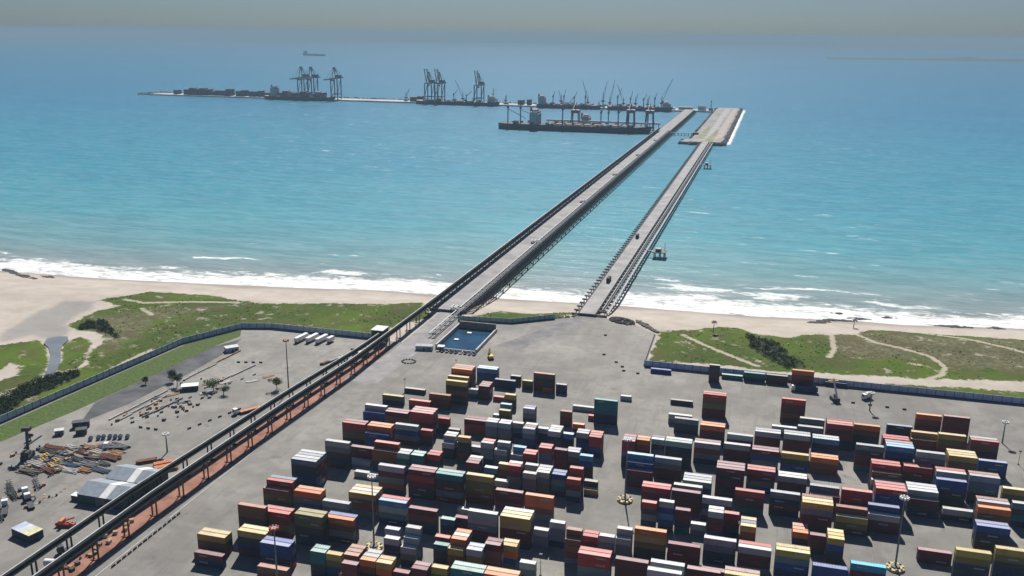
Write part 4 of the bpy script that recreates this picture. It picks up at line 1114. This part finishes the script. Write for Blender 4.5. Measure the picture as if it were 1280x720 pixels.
# loose clutter: pallets, drums, crates and oil drums across the equipment yard
pal = MB()
for i in range(5): pal.box(-.6+i*.26,-.44+i*.26,-.6,.6,.1,.14)
for y in (-.55,0,.45): pal.box(-.6,.6,y,y+.1,0,.1)
crate = MB().box(-.9,.9,-.7,.7,0,1.1).box(-.95,.95,-.75,-.65,.2,.35).box(-.95,.95,-.75,-.65,.7,.85)
drum = MB().tube((0,0,0),(0,0,.9),.45,.45,8).tube((0,0,.3),(0,0,.36),.48,.48,8).tube((0,0,.6),(0,0,.66),.48,.48,8)
CL = [("pallet", pal, (wood, concl), "wooden pallet lying on the ground"), ("crate", crate, (dsteel, wood, steel), "closed crate standing on the ground"), ("drum", drum, (bleu, rust), "steel drum standing on the ground")]
zones = [((-326,330),(36,34),70,"among the scrap rows by the verge","clutter among the scrap rows"), ((-308,415),(30,70),70,"around the white roofed hut","clutter around the hut"), ((-303,300),(22,22),26,"near the parked trailers","clutter near the trailers"), ((-248,500),(10,50),22,"along the second conveyor","clutter along the second conveyor"), ((-246,270),(4,36),18,"between the two conveyors","clutter between the conveyors")]
cme = {(nm, i): mb.mesh(nm, m) for nm, mb, ms, lb in CL for i, m in enumerate(ms)}
for (cx, cy), (wx, wy), n, where, grp in zones:
    for i in range(n):
        nm, mb, ms, lb = random.choice(CL); j = random.randrange(len(ms))
        x = cx+random.uniform(-.5,.5)*wx; y = cy+random.uniform(-.5,.5)*wy+(x-cx)*(.55 if grp.endswith('hut') else .2)
        tag(obj(nm, cme[nm, j], None, (x, y, .005), random.random()*3), "%s %s %s" % ((('brown','pale') if nm == 'pallet' else ('dark','brown','grey') if nm == 'crate' else ('dark blue','rusty'))[j], lb, where), nm, grp)
for i, (x, y, L, a, m, l) in enumerate(((-324,402,46,1.50,concl,"long pale pipe string beside the asphalt road before the hut"),(-319,400,40,1.47,concl,"second long pale pipe string next to the one by the road"),(-322,455,34,1.5,concl,"pale pipe string beside the asphalt road past the hut"),(-309,402,30,1.42,dsteel,"long dark pipe string lying in the open yard before the hut"),(-300,455,44,1.40,concl,"thin pale pipe string crossing the open yard past the hut"),(-321,480,36,1.5,wood,"brown pipe string leading to the domed hut"))):
    t = thing("pipe_string", l, "pipes", (x, y, 0), a)
    for k in range(4):
        pm_ = MB().tube((-L/2+k*L/4+.2,0,.5),(-L/2+(k+1)*L/4-.2,0,.5),.45,.45,8); pm_.build("pipe", m, t, (0, random.uniform(-.5,.5), 0))
        MB().box(-.3,.3,-1,1,0,.12).build("sleeper", wood, t, (-L/2+(k+.5)*L/4, 0, 0))
# yellow machine and gate house near basin
t = thing("excavator","orange and yellow excavator working beside the water basin","excavator",(-160,531,0),.5); MB().box(-1.4,1.4,-2,2,1.0,2.6).build("body",yel,t); MB().box(-1.3,-.2,.4,1.8,2.6,3.6).build("cab",glass,t); MB().bar((.3,2,2),(.5,6,5.2),.6).build("boom",orange,t); MB().bar((.5,6,5.2),(.6,9,1.2),.45).build("stick",yel,t); MB().box(0,1.2,8.4,9.4,.3,1.2).build("bucket",dsteel,t); MB().box(-1.7,-1.0,-2.4,2.4,0,.95).box(1.0,1.7,-2.4,2.4,0,.95).build("track",rubber,t)
hut(-207,536,.2,11,4.5,2.8,"low grey gate house at the foot of the pier pipelines",steel,bluep); hut(-196,538,.15,4,3,2.8,"small white gate hut beside the low gate house",whitep,whitep)
for i in range(9):
    t = thing("parked_car", "small parked car in the row before the water basin", "car", (-197+i*3.1, 535+.6*random.random(), 0), random.uniform(-.1,.1), "cars parked before the basin"); m = (whitep,dsteel,steel,bluef,dsteel)[i % 5]; MB().box(-.85,.85,-2.1,2.1,.35,.95).build("body",m,t); MB().add([(-.75,-1.5,.95),(.75,-1.5,.95),(.75,1.0,.95),(-.75,1.0,.95),(-.6,-1.0,1.5),(.6,-1.0,1.5),(.6,.4,1.5),(-.6,.4,1.5)],[(4,5,6,7),(0,1,5,4),(1,2,6,5),(2,3,7,6),(3,0,4,7)]).build("cabin",glass,t); wheels(t,[(s*.8,q) for s in (-1,1) for q in (-1.3,1.3)],.34)
t = thing("tyre_ring","ring of dark tyres laid on concrete beside the ore pier road","tyres",(-208,511,0))
for i in range(14):
    a = i*2*math.pi/14; MB().tube((0,0,0),(0,0,.5),.7,.7,10).build("tyre", rubber, t, (4.2*math.cos(a), 3.6*math.sin(a), .005))

# ------------------------------------------------------------------ far harbour: quay, island, cranes, ships
qy = thing("quay","long far quay of pale concrete stretching out from the pier head","quay",(0,2660,0))
for i in range(35): MB().box(-1985+i*50+.05,-1935+i*50-.05,0,70,-9,-1.2).build("deck_slab",concl if i % 3 else conc,qy)
pts = [(-2000+1760*random.random(), 2733+14*random.random(), random.uniform(-5,1.0), random.uniform(2,4.2)) for _ in range(900)]+[(-2035+55*random.random(), 2665+70*random.random(), random.uniform(-5,-1), random.uniform(2,4)) for _ in range(160)]
rubble("breakwater", pts, "long dark rock breakwater sheltering the far quay", rockg)
isl_ = thing("breakwater_island","rock edged island with sandy tracks at the end of the road pier","island",(-117,1850,0))
top = [(-34,2),(-30,-8),(-6,-6),(26,0),(30,40),(30,880),(26,930),(-30,930),(-34,880)]
MB().prism(top,-9,1.0).build("bank",mat("island_sand",(.27,.255,.235),.9,.3,.04),isl_)
MB().prism([(-8,-4),(2,-4),(4,900),(-10,900)],1.0,1.05).build("track",mat("track_concrete",(.33,.32,.31),.85,.2,.05),isl_); MB().prism([(10,60),(24,60),(24,900),(12,900)],1.0,1.05).build("track",mat("track_pink",(.36,.30,.27),.85,.2,.05),isl_)
MB().prism([(-26,60),(-12,60),(-13,340),(-19,320)],1.0,1.04).build("grass_patch",mat("yellow_grass",(.22,.22,.11),.9,.4,.05),isl_); MB().prism([(-8,-2),(10,20),(9,260),(5,260)],1.05,1.09).build("grass_patch",mat("yellow_grass",(.22,.22,.11),.9,.4,.05),isl_)
MB().prism([(-52,-2),(-33,-8),(-33,60),(-46,40)],-9,.2).build("bank",mat("island_sand",(.27,.255,.235),.9,.3,.04),isl_)
pts = [(28+8*random.random(), -4+930*random.random(), random.uniform(-6,.8), random.uniform(1.6,3)) for _ in range(1500)]+[(-34+62*random.random(), -12+8*random.random(), random.uniform(-6,.5), random.uniform(1.4,2.6)) for _ in range(260)]+[(-54+10*random.random(), -6+55*random.random(), random.uniform(-6,-.5), random.uniform(1.4,2.6)) for _ in range(120)]+[(-40+6*random.random(), 60+860*random.random(), random.uniform(-6,.5), random.uniform(1.4,2.6)) for _ in range(700)]
rubble("armour_rock", pts, None, rockg, "stuff", isl_)
tr = thing("link_trestle","low white trestle on piles linking the ore pier to the island","trestle",(-207,2010,0)); MB().box(0,58,-2,2,.2,1.0).build("deck",conc,tr)
for i in range(8): MB().box(4+i*7,5.5+i*7,-1.8,1.8,-14,.2).build("pile",concl,tr)
hut(-150,1985,0,12,9,5,"dark harbour hut on the island spur beside the trestle",dsteel,dsteel)
for i, (x, w, h) in enumerate(((-235,40,7),(-190,22,11),(-165,12,6),(-278,26,5))):
    t = thing("port_building","%s port building where the ore pier meets the far quay" % ('long pale','tall pale','small grey','low white')[i],"building",(x,2690,-1.2)); MB().box(-w/2,w/2,-8,8,0,h).build("wall",(concl,whitep,steel,whitep)[i],t); MB().box(-w/2-.5,w/2+.5,-8.5,8.5,h,h+.6).build("roof",(steel,dsteel,dsteel,roofm)[i],t)
    for q in range(max(2,int(w/6))): MB().box(-w/2+2+q*5.5,-w/2+4.5+q*5.5,-8.1,-8.01,h*.4,h*.7).build("window",glass,t)
t = thing("beacon_tower","slim dark beacon tower on the link between quay and island","tower",(-165,2690,-1.2)); MB().tube((0,0,0),(0,0,24),1.4,.8).build("shaft",steel,t); MB().box(-1.6,1.6,-1.6,1.6,24,27).build("lantern",dsteel,t)
MB().box(-250,-90,2664,2730,-9,-1.22).build("quay_apron", conc, None); tag(bpy.data.objects["quay_apron"], kind="structure")

def sts(x, y, label, raised=False, H=64, A=96):
    t = thing("ship_to_shore_crane", label, "crane", (x, y, -1.2)); g = 26; w = 22; lm = bleu
    for sx in (-w/2, w/2):
        for sy in (0, g): MB().bar((sx,sy,0),(sx,sy,H),2.6).build("leg", lm, t)
    fr = MB()
    for sx in (-w/2, w/2): fr.bar((sx,0,16),(sx,g,16),2).bar((sx,0,16),(sx,g,H),1.2)
    for sy in (0, g): fr.bar((-w/2,sy,16),(w/2,sy,16),2).bar((-w/2,sy,H),(w/2,sy,H),2.4)
    fr.build("portal_frame", lm, t)
    gd = MB(); 
    for sx in (-4,4): gd.bar((sx,-2,H),(sx,g+32,H),2.2,3.4)
    gd.box(-7,7,g+2,g+16,H+2,H+9).build("girder", lm, t)
    bm = MB()
    if raised:
        for sx in (-4,4): bm.bar((sx,-2,H),(sx,-20,H+44),1.8,2.6)
    else:
        for sx in (-4,4): bm.bar((sx,-2,H),(sx,-62,H-2),1.8,3.0)
        bm.box(-5,5,-30,-24,H-4,H-1)
    bm.build("boom", lm, t)
    af = MB()
    for sx in (-5,5): af.bar((sx,0,H),(sx*.5,5,A),1.6).bar((sx*.5,5,A),(sx,g,H),1.4).bar((sx*.5,5,A),(sx,g+28,H),.7); af.bar((sx*.5,5,A),(sx,-20 if raised else -45,H+44 if raised else H),.6)
    af.box(-4,4,3,7,A-2,A+1.5); af.build("apex_frame", lm, t); MB().box(-3,3,-3,3,H-8,H-3).build("cab", steel, t, (0,-8 if not raised else 6,0))
sts(-1432,2672,"ship to shore crane with lowered boom over the container ship stern"); sts(-1398,2672,"ship to shore crane with lowered boom next to the stern one"); sts(-1318,2672,"ship to shore crane with lowered boom over the container ship bow")
sts(-1008,2676,"ship to shore crane with raised boom at the end of the cargo ship",True,56,88); sts(-975,2676,"ship to shore crane with raised boom beside the end one",True,56,88); sts(-850,2676,"ship to shore crane with raised boom standing alone over the cargo ship",True,54,86)

def hull(L, B, D, bow=.16, stern=.06, z0=-3.0):
    """hull along +X, deck at D; returns MB"""
    st = [0, stern*.5, stern, .3, .6, 1-bow, 1-bow*.6, 1-bow*.3, 1]; wd = [.55,.85,1,1,1,1,.78,.45,.04]; sh = [.6,.3,0,0,0,0,.6,1.4,2.6]
    V = []; n = len(st)
    for s, w, q in zip(st, wd, sh):
        k = .8 if s > .9 else 1
        V += [(s*L*(1 if s < .95 else .975), -B/2*w*k*.8, z0), (s*L, -B/2*w, D+q), (s*L, B/2*w, D+q), (s*L*(1 if s < .95 else .975), B/2*w*k*.8, z0)]
    F = []; G = []
    for i in range(n-1):
        a = 4*i; b = a+4; F += [(a,b,b+1,a+1),(a+2,b+2,b+3,a+3),(a,a+3,b+3,b)]; G += [(a+1,b+1,b+2,a+2)]
    F += [(0,1,2,3),(4*n-1,4*n-2,4*n-3,4*n-4)]
    return MB().add(V, F), MB().add(V, G)
def ship(x, y, rz, L, B, D, label, hm=navy, dm=redp, sup=.12, suph=20, cranes=(), hatches=8, boxes=False, cat="ship", boot=None):
    t = thing("cargo_ship" if not boxes else "container_ship", label, cat, (x, y, SEA_Z), rz); h, g = hull(L, B, D); h.build("hull", hm, t); g.build("deck", dm, t)
    sp = thing  # superstructure
    s = MB().box(L*sup-9, L*sup+9, -B*.42, B*.42, D, D+suph*.7).box(L*sup-7, L*sup+7, -B*.5, B*.5, D+suph*.7, D+suph*.85).box(L*sup-5, L*sup+5, -B*.3, B*.3, D+suph*.85, D+suph); so = s.build("superstructure", mat("weathered_white",(.40,.36,.35),.7,.2,.15), t)
    MB().box(L*sup+7.02, L*sup+7.2, -B*.48, B*.48, D+suph*.73, D+suph*.82).build("bridge_window", glass, so); MB().tube((L*sup-10,0,D+suph*.5),(L*sup-10,0,D+suph*1.15),2.6,2.2,10).build("funnel", redp, t); MB().bar((L*sup,0,D+suph),(L*sup,0,D+suph*1.35),.5).build("mast", whitep, t)
    a, b = (L*(sup+.07), L*.86) if sup < .5 else (L*.08, L*(sup-.07)); w = (b-a)/hatches
    for i in range(hatches):
        if boxes:
            for r in range(random.choice((4,5,6))):
                m = mat("deck_box_%d" % random.randrange(5), random.choice(((.16,.03,.035),(.03,.06,.15),(.2,.22,.25),(.12,.06,.05),(.05,.1,.1))), .7, .2, .3); MB().box(a+i*w+.6,a+(i+1)*w-.6,-B*.45,B*.45,D+1+r*2.6,D+1+r*2.6+2.5).build("container_row", m, t)
        else: MB().box(a+i*w+w*.14,a+(i+1)*w-w*.14,-B*.33,B*.33,D+.02,D+2.2).build("hatch_cover", mat("hatch_brown",(.12,.055,.048),.7,.3,.1), t)
    for i, (f, hgt, jib, ang) in enumerate(cranes):
        hgt *= .85; c = MB().tube((f*L,0,D),(f*L,0,D+hgt),1.4,1.1,8); c.box(f*L-2,f*L+2,-2,2,D+hgt*.72,D+hgt*.86); co = c.build("deck_crane", mat("crane_grey",(.10,.12,.13),.6,.2,.3), t); MB().bar((f*L,0,D+hgt*.7),(f*L+jib*math.cos(ang),0,D+hgt*.7+jib*math.sin(ang)),1.2).build("jib", mat("crane_grey",(.10,.12,.13),.6,.2,.3), co)
    for i in range(int(L/9)):
        gx = random.uniform(.06,.93)*L; gy = random.choice((-1,1))*B*random.uniform(.36,.44); gl = random.uniform(1.5,6); MB().box(gx-gl,gx+gl,gy-1.2,gy+1.2,D+.02,D+random.uniform(1.5,6)).build("deck_gear", random.choice((steel,concl,dsteel,rust)), t)
    MB().box(L*.95,L*.97,-1,1,D+2,D+10).build("foremast", whitep, t)
    return t
ship(-1545,2648,.01,240,30,11,"container ship moored under the lowered boom cranes at the far quay",navy,steel,.14,30,(),10,True)
ship(-1035,2650,.005,262,30,11,"dark cargo ship moored under the raised boom cranes at the far quay",navy,steel,.90,18,((.25,34,24,1.2),(.45,28,20,1.0),(.6,26,22,.7)),6)
ship(-660,2648,.0,190,28,11,"long dark bulk ship with upright deck cranes at the quay",navy,redp,.08,24,((.25,32,20,1.3),(.42,32,24,1.35),(.58,30,22,1.2),(.75,34,20,1.4)),6)
ship(-452,2648,.0,185,28,11,"second dark bulk ship with deck cranes nearer the pier head",navy,redp,.9,16,((.15,36,30,1.2),(.35,32,24,1.35),(.55,30,20,1.1),(.72,34,20,1.3)),6)
ship(-590,2022,.0,345,44,13,"large ore carrier with reddish deck and white wheelhouse moored beside the ore pier",navy,mat("ore_deck",(.105,.055,.05),.8,.3,.05),.24,32,((.055,52,46,-.45),(.14,50,40,-.35),(.42,50,40,.9),(.78,46,30,.8)),9)
ship(-500,2098,.0,170,28,9,"pale grey deck ship moored behind the ore carrier",steel,mat("ore_deck",(.105,.055,.05),.8,.3,.05),.55,22,((.75,40,24,1.2),(.85,40,24,1.2)),5)
ship(-4190,7900,-.35,290,36,12,"tiny dark ship anchored far out on the hazy horizon",navy,steel,.08,30,(),8)
hb = thing("ore_berth","ore unloading berth on piles joined to the head of the ore pier","berth",(-400,2062,0)); 
for i in range(8): MB().box(-100+i*35,-65.1+i*35,-12,12,-.8,.8).build("deck_slab",conc,hb)
for i in range(14): MB().box(-96+i*19,-92+i*19,-9,9,-14,-.8).build("pile",concl,hb)
def unloader(x, y, label, H=34):
    t = thing("ship_unloader", label, "unloader", (x, y, .8)); 
    for sx in (-9,9):
        for sy in (-9,9): MB().bar((sx,sy,0),(sx*.8,sy*.8,H),2).build("leg",bleu,t)
    MB().box(-9,9,-9,9,H,H+7).build("machinery_house",steel,t); MB().bar((0,6,H+4),(0,-42,H+8),2.4,3).build("boom",bleu,t); MB().bar((0,0,H+7),(0,6,H+24),1.5).bar((0,6,H+24),(0,-36,H+9),.8).build("stay",bleu,t); MB().tube((0,-30,H+6),(0,-30,8),1.6,1.2).build("digging_leg",redp,t)
unloader(-258,2066,"ship unloader crane on the ore berth nearest the pier"); unloader(-300,2066,"ship unloader crane on the ore berth behind the carrier stern"); unloader(-425,2066,"lone ship unloader crane amid the ore berth",30)
oc = thing("berth_conveyor","white legged conveyor running along the ore berth","conveyor",(-400,2078,.8)); MB().box(-95,165,-2,2,9,13).build("gallery",roofm,oc)
for i in range(14): MB().box(-92+i*19.4,-90.2+i*19.4,-1.6,1.6,0,9).build("leg",concl,oc)
def harbour_crane(x, y, h, jib, ang, dirx, label):
    h *= .8; jib *= .88
    t = thing("harbour_crane", label, "crane", (x, y, -1.2)); MB().box(-6,6,-6,6,1,4).build("carriage",dsteel,t); MB().tube((0,0,4),(0,0,h),1.6,1.1).build("tower",steel,t); MB().box(-4,4,-4,4,h*.35,h*.5).build("machine_house",bleu,t); MB().bar((dirx*2,0,h*.6),(dirx*jib*math.cos(ang),-6,h*.6+jib*math.sin(ang)),1.0).build("boom",dsteel,t); MB().bar((0,0,h),(dirx*jib*.8*math.cos(ang),-5,h*.6+jib*.8*math.sin(ang)),.5).build("stay",dsteel,t)
for i, (x, h, j, a, d) in enumerate(((-1090,30,30,1.0,1),(-905,36,62,1.15,-1),(-870,34,20,1.3,1),(-810,40,30,1.4,1),(-770,30,14,1.2,1),(-600,40,30,1.3,-1),(-520,36,68,1.3,-1),(-475,50,56,1.35,1),(-455,36,70,1.35,1),(-415,34,60,1.2,-1),(-380,36,30,1.3,1),(-345,34,24,1.3,1),(-305,44,78,1.15,1))):
    harbour_crane(x, 2700, h, j, a, d, ("harbour crane with %s on the far quay" % ("short jib beyond the last raised cranes","long jib leaning beside the cargo ship","stub jib near the cargo ship bow","upright jib by the lone raised crane","low jib past the cargo ship","steep jib behind the first bulk ship","very long steep jib behind the first bulk ship","thick upright tower between the bulk ships","tall thin jib between the bulk ships","long leaning jib behind the second bulk ship","short steep jib behind the second bulk ship","small steep jib near the pier head","longest jib close to the pier head")[i]))
for i, (x, w) in enumerate([(-1897,14)]+[(-1856+q*19.5,19) for q in range(9)]+[(-1664,18),(-1646,14),(-1618,16),(-1602,14),(-1585,10),(-1566,20),(-1060,20),(-1040,14),(-720,16),(-695,10)]):
    t = thing("quay_container_stack", "dark container stack standing on the far quay", "container stack", (x, 2695, -1.2), 0, "container stacks on the far quay"); n = random.choice((5,6,7,8)); rows = 2
    for r in range(n):
        m = mat("quay_box_%d" % (r % 4), ((.10,.04,.04),(.03,.05,.10),(.07,.08,.09),(.09,.05,.035))[r % 4], .7, .3, .2); MB().box(-w/2,w/2-.4,-12,12,r*2.7,r*2.7+2.6).build("container_tier", m, t)
# far cape on the horizon
xs = np.linspace(500, 3600, 60); V = []; F = []
for i, x in enumerate(xs):
    hgt = 3+22*fbm(np.array([x]), np.array([0.]), 420, 2)[0]*min(1,(x-480)/500)*min(1,(3650-x)/300)+18*math.exp(-((x-1850)/110)**2)
    y = 10300+(x-500)*.12; V += [(x,y-500,SEA_Z-1),(x,y,SEA_Z+hgt),(x,y+600,SEA_Z-1)]
for i in range(59): a = 3*i; F += [(a,a+3,a+4,a+1),(a+1,a+4,a+5,a+2)]
tag(MB().add(V,F).build("headland", mat("headland_scrub",(.05,.07,.04),.9,.3,.004)), kind="structure")
